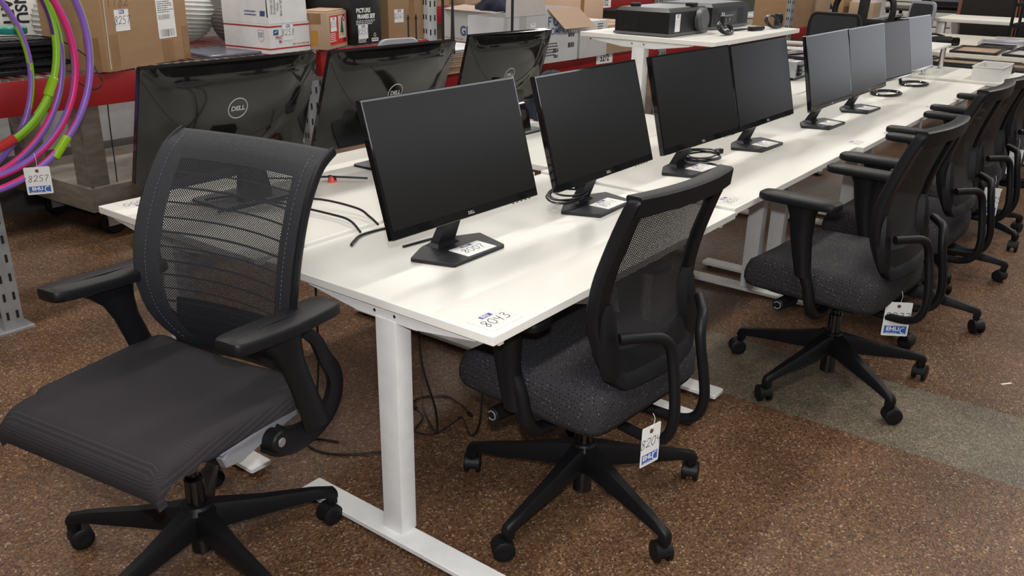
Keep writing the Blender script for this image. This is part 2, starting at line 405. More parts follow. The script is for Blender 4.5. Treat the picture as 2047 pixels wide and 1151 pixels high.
def sticker(parent, M, number, w_=.10, h_=.075, clear=False, name='lot_sticker'):
    """lot sticker: card, ruled lines, blue heading, marker number"""
    b = MB()
    b.prism(rpoly(rect(w_, h_), .003, 2), .0001, .0005, M=M)
    o = b.build(name, M_white if clear else M_tag, parent)
    l = MB(); t = .0007
    for x0, x1, y0, y1 in ((-w_ / 2, w_ / 2, h_ / 2 - .0006, h_ / 2), (-w_ / 2, w_ / 2, -h_ / 2, -h_ / 2 + .0006), (-w_ / 2, -w_ / 2 + .0006, -h_ / 2, h_ / 2), (w_ / 2 - .0006, w_ / 2, -h_ / 2, h_ / 2),
                           (-w_ / 2, w_ / 2, h_ * .26, h_ * .26 + .0005), (-w_ / 2, w_ / 2, -h_ * .27, -h_ * .27 + .0005), (0, .0005, -h_ / 2, -h_ * .27)):
        l.quad((x0, y0, t), (x1, y0, t), (x1, y1, t), (x0, y1, t), M=M)
    l.build('ruled_line', M_lblue, o, smooth=0)
    k = MB(); k.quad((-w_ * .16, h_ * .30, t), (w_ * .20, h_ * .30, t), (w_ * .20, h_ * .47, t), (-w_ * .16, h_ * .47, t), M=M); k.build('blue_heading', M_dblue, o, smooth=0)
    text(o, 'EHLI', h_ * .15, M @ Matrix.Translation((0, h_ * .385, .0006)), M_tag, bold=.0004)
    handwrite(o, number, h_ * .26, M @ Matrix.Translation((0, 0, .0004)))
    return o
def bar_code(parent, M, w_, h_, n=22, m=None, name='bar_code'):
    b = MB(); x = -w_ / 2; rnd = random.Random(n * 7 + int(w_ * 1000))
    for i in range(n):
        k = w_ / n * rnd.choice((.3, .5, .75)); b.quad((x, -h_ / 2, .0008), (x + k, -h_ / 2, .0008), (x + k, h_ / 2, .0008), (x, h_ / 2, .0008), M=M); x += w_ / n
    return b.build(name, m or M_ink, parent, smooth=0)
def small_print(parent, M, w_, h_, n, m=None, name='small_print', seed=1):
    """rows of tiny unreadable words"""
    b = MB(); rnd = random.Random(seed); dy = h_ / n
    for r in range(n):
        x = -w_ / 2; end = w_ / 2 * rnd.uniform(.3, 1); y = h_ / 2 - dy * (r + .5)
        while x < end:
            k = rnd.uniform(.01, .03) * w_ / .2; b.quad((x, y - dy * .22, .0008), (x + k, y - dy * .22, .0008), (x + k, y + dy * .22, .0008), (x, y + dy * .22, .0008), M=M); x += k + .006 * w_ / .2
    return b.build(name, m or M_ink, parent, smooth=0)
def hanging_tag(label, loc, number, rz=0, h_=.105, w_=.075, lean=0, string=.05, group=None):
    t = thing('lot_tag', label, 'tag', loc, rz, group)
    M0 = Matrix.Rotation(lean, 4, 'Y') @ frame((0, 0, 0), (1, 0, 0), (0, 0, 1))
    b = MB(); b.prism(rpoly([(-w_ / 2, -h_), (w_ / 2, -h_), (w_ / 2, 0), (-w_ / 2, 0)], .004, 2), -.0004, .0004, M=M0); b.build('card', M_tag, t)
    e = MB(); T = M0 @ Matrix.Translation((0, -.014, .0002)); e.lathe([(.002, 0), (.006, .0002), (.006, .0008), (.002, .0009)], 16, M=T); e.build('eyelet', mat('eyelet_brown', (.16, .05, .03), .6), t)
    q = MB(); q.quad((-w_ * .42, -h_ * .93, .0007), (w_ * .42, -h_ * .93, .0007), (w_ * .42, -h_ * .70, .0007), (-w_ * .42, -h_ * .70, .0007), M=M0); lg = q.build('blue_logo', M_blue, t, smooth=0)
    text(lg, 'EHLI', h_ * .165, M0 @ Matrix.Translation((-w_ * .09, -h_ * .795, .0006)), M_tag, bold=.0007, sx=1.1)
    small_print(lg, M0 @ Matrix.Translation((-w_ * .08, -h_ * .905, .0003)), w_ * .55, h_ * .03, 1, M_tag)
    a = MB(); a.ribbon([(w_ * .30 + .009 * math.cos(x), -h_ * .83 + .010 * math.sin(x)) for x in [PI * .35 + i * PI * 1.3 / 12 for i in range(13)]], .003, .0011, M=M0); a.build('logo_arc', M_tag, lg, smooth=0)
    handwrite(t, number, h_ * .155, M0 @ Matrix.Translation((0, -h_ * .42, .0003)))
    s = MB(); s.tube(spline([(0, 0, -.014), (.004, -.004, string * .5), (0, 0, string)], 4), .0007, 5); s.build('string', M_tag, t)
    return t

# ---------------------------------------------------------------- the hall
def struct(name, b, m, smooth=0):
    o = b.build(name, m, None, smooth=smooth); o['kind'] = 'structure'; return o
struct('floor', MB().box(-6, 18, -7, 11, -.1, 0), M_floor)
M_wall = mat('painted_wall', (.30, .29, .27), .8, nscale=2)
M_ceil = mat('ceiling_paint', (.36, .36, .35), .8)
struct('wall_back', MB().box(-6, 18, 11, 11.1, 0, 4.6), M_wall)
wr = struct('wall_right', MB().box(18, 18.1, -7, 11, 0, 4.6), M_wall)
struct('wall_left', MB().box(-6.1, -6, -7, 11, 0, 4.6), M_wall)
struct('wall_front', MB().box(-6, 18, -7.1, -7, 0, 4.6), M_wall)
struct('ceiling', MB().box(-6, 18, -7, 11, 4.5, 4.6), M_ceil)

# ---------------------------------------------------------------- sit-stand desks
def desk(x0, y0, z, Lx=1.22, D=.75, label='', back=False, legs=(0.0, 1.025), edge=None, th=.022, group='white desks in the double row'):
    t = thing('desk', label, 'desk', (x0, y0, 0), 0, group)
    MB().prism(rpoly([(0, 0), (Lx, 0), (Lx, D), (0, D)], .004, 2), z - th, z, .0015, M=None).build('tabletop', M_white, t, smooth=30)
    sgn = (lambda v: D - v) if back else (lambda v: v)
    yc = sgn(.33)
    for lx in legs:
        b = MB(); ya, yb = sorted((sgn(-.01), sgn(.665)))
        b.prism(rpoly([(lx - .015, ya), (lx + .055, ya), (lx + .055, yb), (lx - .015, yb)], .008, 3), .016, .031, .002)
        b.build('foot_bar', M_wmetal, t)
        for yy in (ya + .03, yb - .03): MB().cyl((lx + .02, yy, 0), (lx + .02, yy, .017), .012, 12).build('levelling_foot', M_bdull, t)
        b = MB(); b.prism(rpoly([(lx + .009, yc - .033), (lx + .062, yc - .033), (lx + .062, yc + .033), (lx + .009, yc + .033)], .003, 2), .03, z - .052); 
        b.build('column', M_wmetal, t, smooth=20)
        MB().prism(rpoly([(lx + .013, yc - .028), (lx + .058, yc - .028), (lx + .058, yc + .028), (lx + .013, yc + .028)], .003, 2), z - .054, z - .03).build('inner_column', M_wmetal, t, smooth=20)
        # gull-wing bracket under the top
        sec = [(-.27, z - .032), (-.09, z - .056), (.09, z - .056), (.27, z - .032), (.27, z - .0245), (-.27, z - .0245)]
        M = frame((lx + .012, yc, 0), (0, 1, 0), (0, 0, 1))
        br = MB(); br.prism(sec, .0, .045, .001, M=M); bo = br.build('bracket', M_wmetal, t, smooth=20)
        for q in (-.03, .035): MB().cyl((lx + .010, yc + q, z - .038), (lx + .0125, yc + q, z - .038), .0045, 10).build('bolt', M_chrome, bo)
    MB().box(legs[0] + .05, legs[1] + .03, yc - .02, yc + .02, z - .06, z - .026, .002).build('crossbar', M_wmetal, t)
    MB().box(legs[0] + .06, legs[1] + .03, yc + .12, yc + .15, z - .05, z - .024, .002).build('crossbar', M_wmetal, t)
    for px in (.03, Lx - .09): MB().box(px, px + .018, sgn(.0) + (.008 if not back else -.03), sgn(0) + (.03 if not back else -.008), z - .034, z - .021, .003).build('mounting_tab', M_wmetal, t)
    return t
zA, zB, zC, zD = .676, .6835, .679, .676
dA = desk(0, 0, zA, label='white desk nearest the camera in the front row, with lot sticker 8043')
dB = desk(1.227, 0.008, zB, label='white front-row desk second from the camera, coiled cable by its left monitor')
dC = desk(2.462, -.015, zC, label='white front-row desk third from the camera, carrying the two flat-base monitors side by side')
dD = desk(3.70, -.02, .676, label='white front-row desk fourth from the camera, carrying the two ring-base monitors')
dE = desk(-.028, .757, .685, label='white back-row desk nearest the camera with a sticker at its left corner', back=True)
dF = desk(1.292, .762, .685, label='white back-row desk with the smallest glossy-backed monitor', back=True)
dG = desk(2.53, .725, 1.045, Lx=1.06, D=.735, legs=(.0, .88), back=True, label='tall raised white desk holding the two black projectors', group=None)
dJ = desk(3.66, .76, .672, label='white back-row desk behind the tall desk, holding the opened metal receiver', back=True)
dK = desk(4.945, -.22, .690, Lx=1.22, D=.75, label='white desk behind the ring-base monitors with a white bin on it')

# stickers on the tabletops
def top_sticker(d, x, y, z, ang, num, clear=True, w_=.105, h_=.075):
    return sticker(d, Matrix.Translation((x, y, z)) @ Matrix.Rotation(ang, 4, 'Z'), num, w_, h_, clear)
top_sticker(dA, .075, .055, zA, R(0), '8043')
top_sticker(dB, .085, .05, zB, R(0), '8051')
top_sticker(dC, .085, .05, zC, R(0), '8052')
top_sticker(dD, .085, .05, .676, R(0), '8053', w_=.09, h_=.06)
top_sticker(dE, .095, .695, .685, R(180), '8050')

# ---------------------------------------------------------------- front-row monitors
MW, MH = .556, .33
def panel_group(t, px, py, pz, yaw, tilt, chin=.022, silver=False, screen=M_screen, w_=MW, h_=MH, bez=.006):
    """flat panel; returns matrix with x right, y up along the glass, z out of the glass"""
    n = Vector((math.sin(yaw), -math.cos(yaw), 0)); up = Vector((0, 0, 1)) * math.cos(tilt) - n * math.sin(tilt)
    M = frame((px, py, pz), (math.cos(yaw), math.sin(yaw), 0), up)
    MB().prism(rpoly(rect(w_, h_), .004, 3), -.018, 0, .0015, M=M).build('housing', M_gloss, t)
    MB().prism(rpoly(rect(w_ * .72, h_ * .7), .03, 4), -.042, -.017, .006, M=M @ Matrix.Translation((0, -.02, 0))).build('rear_cover', M_bplast, t)
    MB().quad((-w_ / 2 + bez, -h_ / 2 + chin, .0006), (w_ / 2 - bez, -h_ / 2 + chin, .0006), (w_ / 2 - bez, h_ / 2 - bez, .0006), (-w_ / 2 + bez, h_ / 2 - bez, .0006), M=M).build('screen', screen, t, smooth=0)
    if silver: MB().box(-w_ / 2, w_ / 2, -h_ / 2 - .004, -h_ / 2 + .008, -.016, .003, .002, M=M).build('silver_chin', M_chrome, t)
    return M
def monitor(name, label, bx, by, z, byaw, px, py, pz, yaw, tilt, number=None, wm=.09):
    t = thing('monitor', label, 'monitor', (bx, by, z), byaw, 'monitors on the front row')
    c, s = math.cos(-byaw), math.sin(-byaw); dx, dy = px - bx, py - by
    lx, ly = c * dx - s * dy, s * dx + c * dy
    M = panel_group(t, lx, ly, pz - z, yaw - byaw, tilt)
    text(t, 'DELL', .011, M @ Matrix.Translation((0, -MH / 2 + .0105, .0006)), M_badge, bold=.0004)
    for i in range(5): MB().cyl((0, 0, 0), (0, -.004, 0), .0028, 8, M=M @ Matrix.Translation((MW / 2 - .03 - i * .018, -MH / 2 + .001, -.008))).build('button', M_bplast, t)
    # stand
    poly = [(-.104, -.058), (.104, -.058), (.142, .060), (.052, .104), (-.052, .104), (-.142, .060)]
    b = MB(); b.prism(rpoly(poly, [.006, .006, .006, .02, .02, .006], 3), 0, .011, .0015); bs = b.build('stand_base', M_base, t)
    b = MB(); zt = M.translation.z - .10
    top = Vector((0, -.002 + ly * .0, zt)); root = Vector((0, .088, .010))
    hw = .034
    sec = lambda P, d, k: [(P.x - k, P.y - d, P.z), (P.x + k, P.y - d, P.z), (P.x + k, P.y + d, P.z), (P.x - k, P.y + d, P.z)]
    b.loft([sec(root + Vector((0, -.012, 0)), .026, hw + .010), sec(root + Vector((0, -.014, .010)), .014, hw), sec(root.lerp(top, .55), .010, hw - .003), sec(Vector((lx, ly + .03, pz - z - .06)), .010, hw - .004)])
    nk = b.build('stand_neck', M_base, t, smooth=25)
    h = MB(); q = root.lerp(top, .62); h.cyl((q.x, q.y - .016, q.z), (q.x, q.y + .014, q.z), .011, 16); h.build('cable_hole', M_silver, nk)
    if number is not None:
        sticker(t, Matrix.Translation((.02, -.015, .0112)) @ Matrix.Rotation(R(-2), 4, 'Z'), number, .115, .072)
    return t
mons = [
 ('black flat-base monitor nearest the camera, sticker 8007 on its base', (.372, .397, zA, .0), (.352, .397, .950, -.03, .29), '8007'),
 ('black monitor with a coiled black cable round its neck on the nearest desk', (.985, .352, zA, .05), (.972, .366, .946, .0, .285), '8011'),
 ('black monitor with a coiled cable and plug lying on its base, second desk', (1.600, .332, zB, .0), (1.600, .346, .948, -.04, .25), '8010'),
 ('black monitor on the right end of the second desk, cable-free', (2.165, .318, zB, -.03), (2.180, .338, .944, -.008, .24), '8012'),
 ('black monitor on the left of the third desk in the front row', (2.848, .279, zC, -.03), (2.864, .298, .936, -.003, .207), '8013'),
 ('black monitor on the right of the third desk in the front row', (3.402, .275, zC, -.03), (3.424, .292, .934, -.013, .192), '8014')]
for lab, (bx, by, bz, ba), (px, py, pz, ya, ti), num in mons:
    monitor('monitor', lab, bx, by, bz, ba, px, py, pz, ya, ti, num)
def ring_monitor(label, bx, by, z, px, py, pz, yaw, tilt, w_=.54, h_=.325):
    t = thing('monitor', label, 'monitor', (bx, by, z), 0, 'monitors on the front row')
    M = panel_group(t, px - bx, py - by, pz - z, yaw, tilt, chin=.012, silver=True, screen=M_screen2, w_=w_, h_=h_, bez=.007)
    P = [(.125 * math.cos(a), .085 * math.sin(a), .006) for a in [i * 2 * PI / 40 for i in range(40)]]
    b = MB()
    def ring(r1, r2, z_): return [[(x * r1, y * r1, 0), (x * r2, y * r2, 0)] for x, y, _ in P]
    rg = [[(.125 * k * math.cos(a), .085 * k2 * math.sin(a), zz) for a in [i * 2 * PI / 40 for i in range(40)]] for k, k2, zz in ((1, 1, 0), (1, 1, .009), (.95, .93, .013), (.84, .78, .013), (.80, .73, .009), (.80, .73, 0), (1, 1, 0))]
    b.loft(rg, cap=False); b.build('ring_base', M_gloss, t)
    b = MB(); b.tube(spline([(0, .075, .008), (0, .085, .03), (px - bx, py - by + .045, pz - z - .13), (px - bx, py - by + .03, pz - z - .08)], 5), .017, 10, flat=.6); b.build('stand_neck', M_gloss, t)
    return t
ring_monitor('slim silver-chinned monitor with a ring base, bright screen half hidden behind its neighbour', 4.085, .350, .676, 4.095, .352, .922, -.085, .22)
ring_monitor('slim silver-chinned monitor with a ring base, farthest of the front row', 4.612, .330, .676, 4.635, .350, .922, -.05, .215)

# ---------------------------------------------------------------- back-row monitors seen from behind
def back_monitor(label, bx, by, z, px, py, pz, yaw, tilt, w_, h_, logo_y, clip=False):
    t = thing('monitor', label, 'monitor', (bx, by, z), 0, 'glossy-backed monitors on the back row')
    # x to the right as seen from the front row, z (normal) toward the front row
    n = Vector((math.sin(yaw), -math.cos(yaw), 0)); up = Vector((0, 0, 1)) * math.cos(tilt) + n * math.sin(tilt)
    M = frame((px - bx, py - by, pz - z), (math.cos(yaw), math.sin(yaw), 0), up)
    MB().prism(rpoly(rect(w_, h_), .006, 3), -.020, 0, .002, M=M).build('housing', M_gloss, t)
    # dished shell with a swept lower seam
    b = MB(); nx, ny = 30, 22; vs = []; fs = []
    for j in range(ny + 1):
        for i in range(nx + 1):
            u, v = i / nx * 2 - 1, j / ny * 2 - 1
            e = (1 - abs(u) ** 6) * (1 - abs(v) ** 6)
            sag = .012 * e + .022 * max(0, 1 - (u / .82) ** 2 - ((v - .55) / 1.25) ** 2) ** .6
            vs.append((u * w_ / 2 * .995, v * h_ / 2 * .995, .0 + sag))
    for j in range(ny):
        for i in range(nx): a = j * (nx + 1) + i; fs.append((a, a + 1, a + nx + 2, a + nx + 1))
    b.add(vs, fs, M=M); b.build('rear_shell', M_gback, t, smooth=60)
    T = M @ Matrix.Translation((0, 0, .001))
    v_ = MB(); 
    v_.box(-w_ * .34, w_ * .36, h_ * .385, h_ * .397, .022, .0275, .001, M=M); v_.build('vent_slot', M_dark, t)
    def surf(x, y):
        u, v = x / (w_ / 2), y / (h_ / 2)
        return .012 * (1 - abs(u) ** 6) * (1 - abs(v) ** 6) + .022 * max(0, 1 - (u / .82) ** 2 - ((v - .55) / 1.25) ** 2) ** .6
    rr = h_ * .09; cy = logo_y
    b = MB(); b.tube([(rr * math.cos(a), cy + rr * math.sin(a), surf(rr * math.cos(a), cy + rr * math.sin(a)) + .0008) for a in [i * 2 * PI / 36 for i in range(36)]], .0018, 6, M=M, closed=True)
    lg = b.build('badge_ring', M_badge, t)
    text(lg, 'DELL', rr * .62, M @ Matrix.Translation((0, cy, surf(0, cy) + .0016)), M_badge, bold=.001, sx=1.05)
    # grooves
    g = MB()
    pts = [(x, -h_ * .16 - h_ * .02 + (abs(x) / (w_ / 2)) ** 2.4 * h_ * .62) for x in [w_ * .49 * (k / 14 - 1) for k in range(29)]]
    pts = [p for p in pts if p[1] < h_ * .47]
    g.tube([(x, y, surf(x, y) + .0002) for x, y in pts], .0014, 6, M=M); g.build('seam', M_dark, t)
    # stand
    b = MB(); zt = pz - z
    sec = lambda x, y, zz, k, d: [(x - k, y - d, zz), (x + k, y - d, zz), (x + k, y + d, zz), (x - k, y + d, zz)]
    b.loft([sec(0, -.05, .008, .055, .018), sec(0, -.045, zt * .35, .046, .014), sec(0, py - by - .055, zt * .50, .044, .014), sec(px - bx, py - by - .060, zt * .68, .042, .010)])
    nk = b.build('stand_neck', M_gback, t, smooth=30)
    h = MB(); h.cyl((0, -.066, zt * .30), (0, -.055, zt * .30), .024, 24); h.build('cable_ring', M_bplast, nk)
    b = MB(); b.prism(rpoly([(-.13, -.09), (.13, -.09), (.13, .10), (-.13, .10)], .012, 3), 0, .008, .002); sb = b.build('stand_base', M_bplast, t)
    MB().prism(rpoly([(-.128, -.088), (.128, -.088), (.128, .098), (-.128, .098)], .012, 3), .0079, .0095).build('base_plate', M_lgrey, sb)
    return t
back_monitor('largest glossy black monitor back at the left end of the back row, round silver badge', .312, 1.245, .685, .312, 1.283, .937, -.044, .331, .60, .366, .045)
back_monitor('glossy black monitor back in the middle, between the largest and smallest of the back row', .957, 1.21, .685, .957, 1.251, .930, -.032, .35, .60, .375, .028)
back_monitor('smallest glossy black monitor back, rightmost of the back row', 1.714, 1.265, .685, 1.714, 1.303, .949, -.083, .285, .51, .32, -.012)

# ---------------------------------------------------------------- swivel chairs
def star_base(t, r_=.332, a0=0, hub_r=.036, hub_top=.185, m=M_bplast, casters=True, cy=(.11, .30), seed=3):
    """hub, five arms, gas spring and five twin-wheel casters"""
    rnd = random.Random(seed)
    b = MB(); b.lathe([(.028, hub_top - .085), (hub_r - .004, hub_top - .080), (hub_r + .006, hub_top - .050), (hub_r + .006, hub_top - .018), (hub_r - .006, hub_top - .002), (.016, hub_top)], 28); b.build('hub', m, t)
    MB().cyl((0, 0, .030), (0, 0, hub_top - .07), .026, 24).build('spring_foot', M_gloss, t)
    MB().cyl((0, 0, hub_top - .01), (0, 0, hub_top + .07), .024, 24).build('spring_sleeve', M_gloss, t)
    MB().cyl((0, 0, hub_top + .06), (0, 0, cy[1]), .0135, 20).build('gas_spring', M_gloss, t)
    for k in range(5):
        a = R(a0 + 72 * k); M = Matrix.Rotation(a, 4, 'Z'); b = MB(); rings = []
        ht = hub_top - .040
        for x, zc, hz, wy in ((.015, ht, .036, .030), (.07, ht - .006, .030, .025), (.16, ht - (ht - .09) * .45, .022, .019), (r_ - .05, .100, .014, .015), (r_ + .006, .088, .011, .013), (r_ + .014, .080, .008, .010)):
            rings.append([(x, -wy, zc - hz), (x, wy, zc - hz), (x, wy, zc + hz * .35), (x, wy * .62, zc + hz), (x, -wy * .62, zc + hz), (x, -wy, zc + hz * .35)])
        b.loft(rings, M=M); b.box(r_ - .014, r_ + .012, -.012, .012, .056, .085, .004, M=M)
        b.build('base_arm', m, t, smooth=40)
        if casters:
            ca = rnd.uniform(0, 2 * PI); Mc = Matrix.Translation((r_ * math.cos(a), r_ * math.sin(a), 0)) @ Matrix.Rotation(ca, 4, 'Z')
            b = MB(); b.cyl((0, 0, .045), (0, 0, .062), .009, 10, M=Mc); b.box(-.008, .026, -.008, .008, .022, .048, .004, M=Mc)
            arc = [(.012 + .029 * math.cos(q), 0, .030 + .027 * math.sin(q)) for q in [PI * i / 8 for i in range(9)]]
            b.loft([[(x, -.013, z_), (x, .013, z_), (x * .9 + .001, .013, z_ - .004), (x * .9 + .001, -.013, z_ - .004)] for x, _, z_ in arc], M=Mc)
            c = b.build('caster', m, t)
            for sy in (-1, 1): MB().lathe([(.004, 0), (.017, .001), (.022, .001), (.0285, .004), (.0285, .013), (.024, .016), (.010, .0165), (.001, .015)], 24, M=Mc @ Matrix.Translation((.012, sy * .008, .0287)) @ Matrix.Rotation(-sy * PI / 2, 4, 'X')).build('wheel', M_bdull, c)

def se(n, a, b_, e=4.0):
    """superellipse outline"""
    out = []
    for i in range(n):
        q = 2 * PI * i / n; c, s = math.cos(q), math.sin(q)
        out.append((a * math.copysign(abs(c) ** (2 / e), c), b_ * math.copysign(abs(s) ** (2 / e), s)))
    return out
def yl(z, tab):
    for (z0, y0), (z1, y1) in zip(tab, tab[1:]):
        if z0 <= z <= z1:
            t = (z - z0) / (z1 - z0); return y0 + (y1 - y0) * t
    return tab[0][1] if z < tab[0][0] else tab[-1][1]
TABB = [(.46, -.212), (.50, -.207), (.55, -.192), (.62, -.178), (.68, -.178), (.75, -.190), (.84, -.218), (.90, -.240), (.96, -.265)]
def smooth_tab(tab, k=6):
    P = spline([(z, y, 0) for z, y in tab], k); return [(p.x, p.y) for p in P]
TABB = smooth_tab(TABB)

def chair_b(label, tagged=False):
    t = thing('office_chair', label, 'chair', group='black mesh-back task chairs along the front row')
    # cushion
    b = MB(); rings = []; n = 56
    for k, zz in ((.30, .362), (.88, .362), (.97, .366), (1.0, .385), (1.0, .430), (.985, .450), (.95, .464), (.86, .473), (.6, .478), (.3, .480), (.02, .480)):
        o = se(n, .250 * k, .234 * k, 10)
        rings.append([(x * (1 - .03 * (y < 0) * abs(y) / .228), y + .03, zz + (-.028 * max(0, (y - .05) / .18) ** 2) * (zz > .4) + (.010 * (abs(x) / .248) ** 3 if zz > .46 else 0)) for x, y in o])
    b.loft(rings); b.build('seat', M_dots, t, smooth=70)
    b = MB(); b.prism(rpoly([(-.20, -.15), (.20, -.15), (.20, .20), (-.20, .20)], .05, 4), .345, .364, .004); b.build('seat_pan', M_bdull, t)
    b = MB(); b.box(-.075, .075, -.11, .12, .300, .354, .012); b.cyl((0, 0, .27), (0, 0, .31), .03, 20); b.build('tilt_mechanism', M_bplast, t)
    lv = MB(); lv.cyl((-.07, .085, .330), (-.17, .095, .330), .008, 10); lv.cyl((-.165, .094, .331), (-.262, .104, .331), .0215, 22, r2=.0205); l_ = lv.build('control_lever', M_bdull, t)
    d = MB(); d.tube([(-.2632, .104 + .012 * math.cos(a), .331 + .012 * math.sin(a)) for a in [R(25) + i * R(290) / 20 for i in range(21)]], .0016, 6); d.build('lever_mark', M_lgrey, l_)
    # back frame: sweep of a flat section round a curved outline
    def on(x, z, d=0): return (x, yl(z, TABB) + .62 * x * x + d, z)
    out = rpoly([(-.170, .468), (.170, .468), (.212, .60), (.216, .72), (.205, .952), (-.205, .952), (-.216, .72), (-.212, .60)], [.045, .045, .08, .1, .022, .022, .1, .08], 6)
    out = [(p.x, p.y) for p in [Vector(q) for q in out]]
    # densify top and bottom edges so that the frame follows the curve
    dn = []
    for i, p in enumerate(out):
        q = out[(i + 1) % len(out)]; L_ = math.hypot(q[0] - p[0], q[1] - p[1]); k = max(1, int(L_ / .03))
        for j in range(k): dn.append((p[0] + (q[0] - p[0]) * j / k, p[1] + (q[1] - p[1]) * j / k))
    ins1, ins2, ins3 = offset(dn, .004), offset(dn, .040), offset(dn, .045)
    b = MB(); loops = []
    wt = lambda z: 1.5 if z > .93 else 1
    for P, dd in ((dn, 0), (dn, .010), (ins1, .015), (ins2, .012), (ins3, .006), (ins3, -.008), (ins2, -.012), (ins1, -.018), (dn, -.013)):
        loops.append([on(x, z, dd) for x, z in P])
    loops.append(loops[0]); b.loft(loops, cap=False); b.build('back_frame', M_bplast, t, smooth=40)
    # top rail is deeper than the sides
    b = MB(); rg = []
    for i in range(17):
        x = -.198 + .396 * i / 16; c = on(x, .935); zt = .955
        rg.append([(x, c[1] - .020, .912), (x, c[1] - .024, zt - .004), (x, c[1] - .018, zt), (x, c[1] + .014, zt), (x, c[1] + .017, zt - .005), (x, c[1] + .008, .912)])
    b.loft(rg); b.build('top_rail', M_bplast, t, smooth=40)
    # knit panel
    b = MB(); vs = []; fs = []; nx, nz = 16, 22
    for j in range(nz + 1):
        z = .555 + (.93 - .555) * j / nz; hw = .186 if z > .62 else .180
        for i in range(nx + 1): x = -hw + 2 * hw * i / nx; vs.append(on(x, z, .004))
    for j in range(nz):
        for i in range(nx): a = j * (nx + 1) + i; fs.append((a, a + 1, a + nx + 2, a + nx + 1))
    b.add(vs, fs); b.build('knit_panel', M_mesh2, t, smooth=80)
    # solid lumbar panel at the foot of the back
    b = MB(); rg = []
    for i in range(15):
        x = -.178 + .356 * i / 14; bz = .482 + .020 * (abs(x) / .178) ** 4; tz = .572 - .016 * (1 - (x / .178) ** 2)
        rg.append([on(x, bz, -.014), on(x, tz, -.010), on(x, tz, .008), on(x, bz, .006)])
    b.loft(rg); b.build('lower_panel', M_bplast, t, smooth=40)
    for s in (-1, 1):
        # wing brackets on the rear face and the bent steel tubes
        b = MB(); rg = []
        for z, hw, dp in ((.505, .022, .012), (.53, .030, .022), (.60, .030, .028), (.66, .022, .022), (.685, .012, .010)):
            c = on(s * .176, z, -.006); rg.append([(c[0] - hw, c[1] + .006, z), (c[0] + hw, c[1] + .006, z), (c[0] + hw * .8, c[1] - dp * .7, z), (c[0], c[1] - dp, z), (c[0] - hw * .8, c[1] - dp * .7, z)])
        b.loft(rg); b.build('wing_bracket', M_bplast, t, smooth=40)
        pth = spline([(s * .178, -.208, .612), (s * .145, -.232, .612), (s * .100, -.262, .608), (s * .072, -.276, .585), (s * .064, -.285, .54), (s * .068, -.300, .46), (s * .072, -.305, .395), (s * .072, -.290, .345), (s * .068, -.250, .322), (s * .062, -.17, .318), (s * .05, -.08, .325)], 5)
        MB().tube(pth, .0135, 14).build('back_tube', M_bplast, t)
        # armrest: bent lower tube, upper sleeve, pad
        arm = MB().tube(spline([(s * .06, -.01, .335), (s * .17, -.015, .318), (s * .225, -.01, .322), (s * .252, -.002, .355), (s * .258, .012, .42), (s * .262, .032, .47)], 6), .0185, 14).build('armrest', M_bplast, t)
        b = MB(); rg = []
        for y, z, ax, ay in ((.030, .455, .025, .027), (.036, .475, .026, .028), (.055, .58, .028, .036), (.062, .66, .032, .044), (.064, .69, .036, .058)):
            rg.append([(s * .262 + ax * math.cos(q), y + ay * math.sin(q), z) for q in [2 * PI * i / 18 for i in range(18)]])
        b.loft(rg); b.build('arm_sleeve', M_bplast, arm)
        b = MB(); o = se(44, .043, .132, 5); rg = []
        for k, zz in ((.80, .686), (.97, .690), (1.0, .699), (.97, .708), (.90, .7115), (.02, .7125)):
            rg.append([(s * .262 + x * k, y * (k * .3 + .7) + .075, zz) for x, y in o])
        b.loft(rg); b.build('arm_pad', M_bplast, arm, smooth=50)
    return t
def set_chair(t, x, y, rz, a0, seed):
    t.location = (x, y, 0); t.rotation_euler = (0, 0, rz); star_base(t, a0=a0 - math.degrees(rz), seed=seed)
def dup_chair(src, label):
    c = dup(src); c['label'] = label; return c
proto = chair_b('black dotted-seat task chair pushed under the nearest desk, yellow-edged tag below')
ch = [proto] + [dup_chair(proto, l) for l in (
    'black task chair standing clear on the grey floor strip, second from the camera',
    'black task chair third from the camera, behind the one on the grey strip',
    'black task chair fourth from the camera, mostly hidden by the third',
    'black task chair farthest along the front row at the right edge')]
for o, (x, y, rz, a0, sd) in zip(ch, ((.475, .055, -.066, 35, 4), (1.655, -.23, -.08, 18, 9), (2.415, -.235, -.05, -83, 5), (3.12, -.215, -.06, -80, 8), (3.90, -.21, -.03, -48, 11))):
    set_chair(o, x, y, rz, a0, sd)
    if o is proto:                        # its armrests are lowered to clear the desk
        for c in ALLKIDS(o):
            if c.name.startswith('armrest'):
                for g in ALLKIDS(c): g.location.z -= .074
# third chair has its back raised a notch
for c in ALLKIDS(ch[2]):
    if c.name.split('.')[0] in ('back_frame', 'top_rail', 'knit_panel', 'lower_panel', 'wing_bracket'): c.location.z += .035

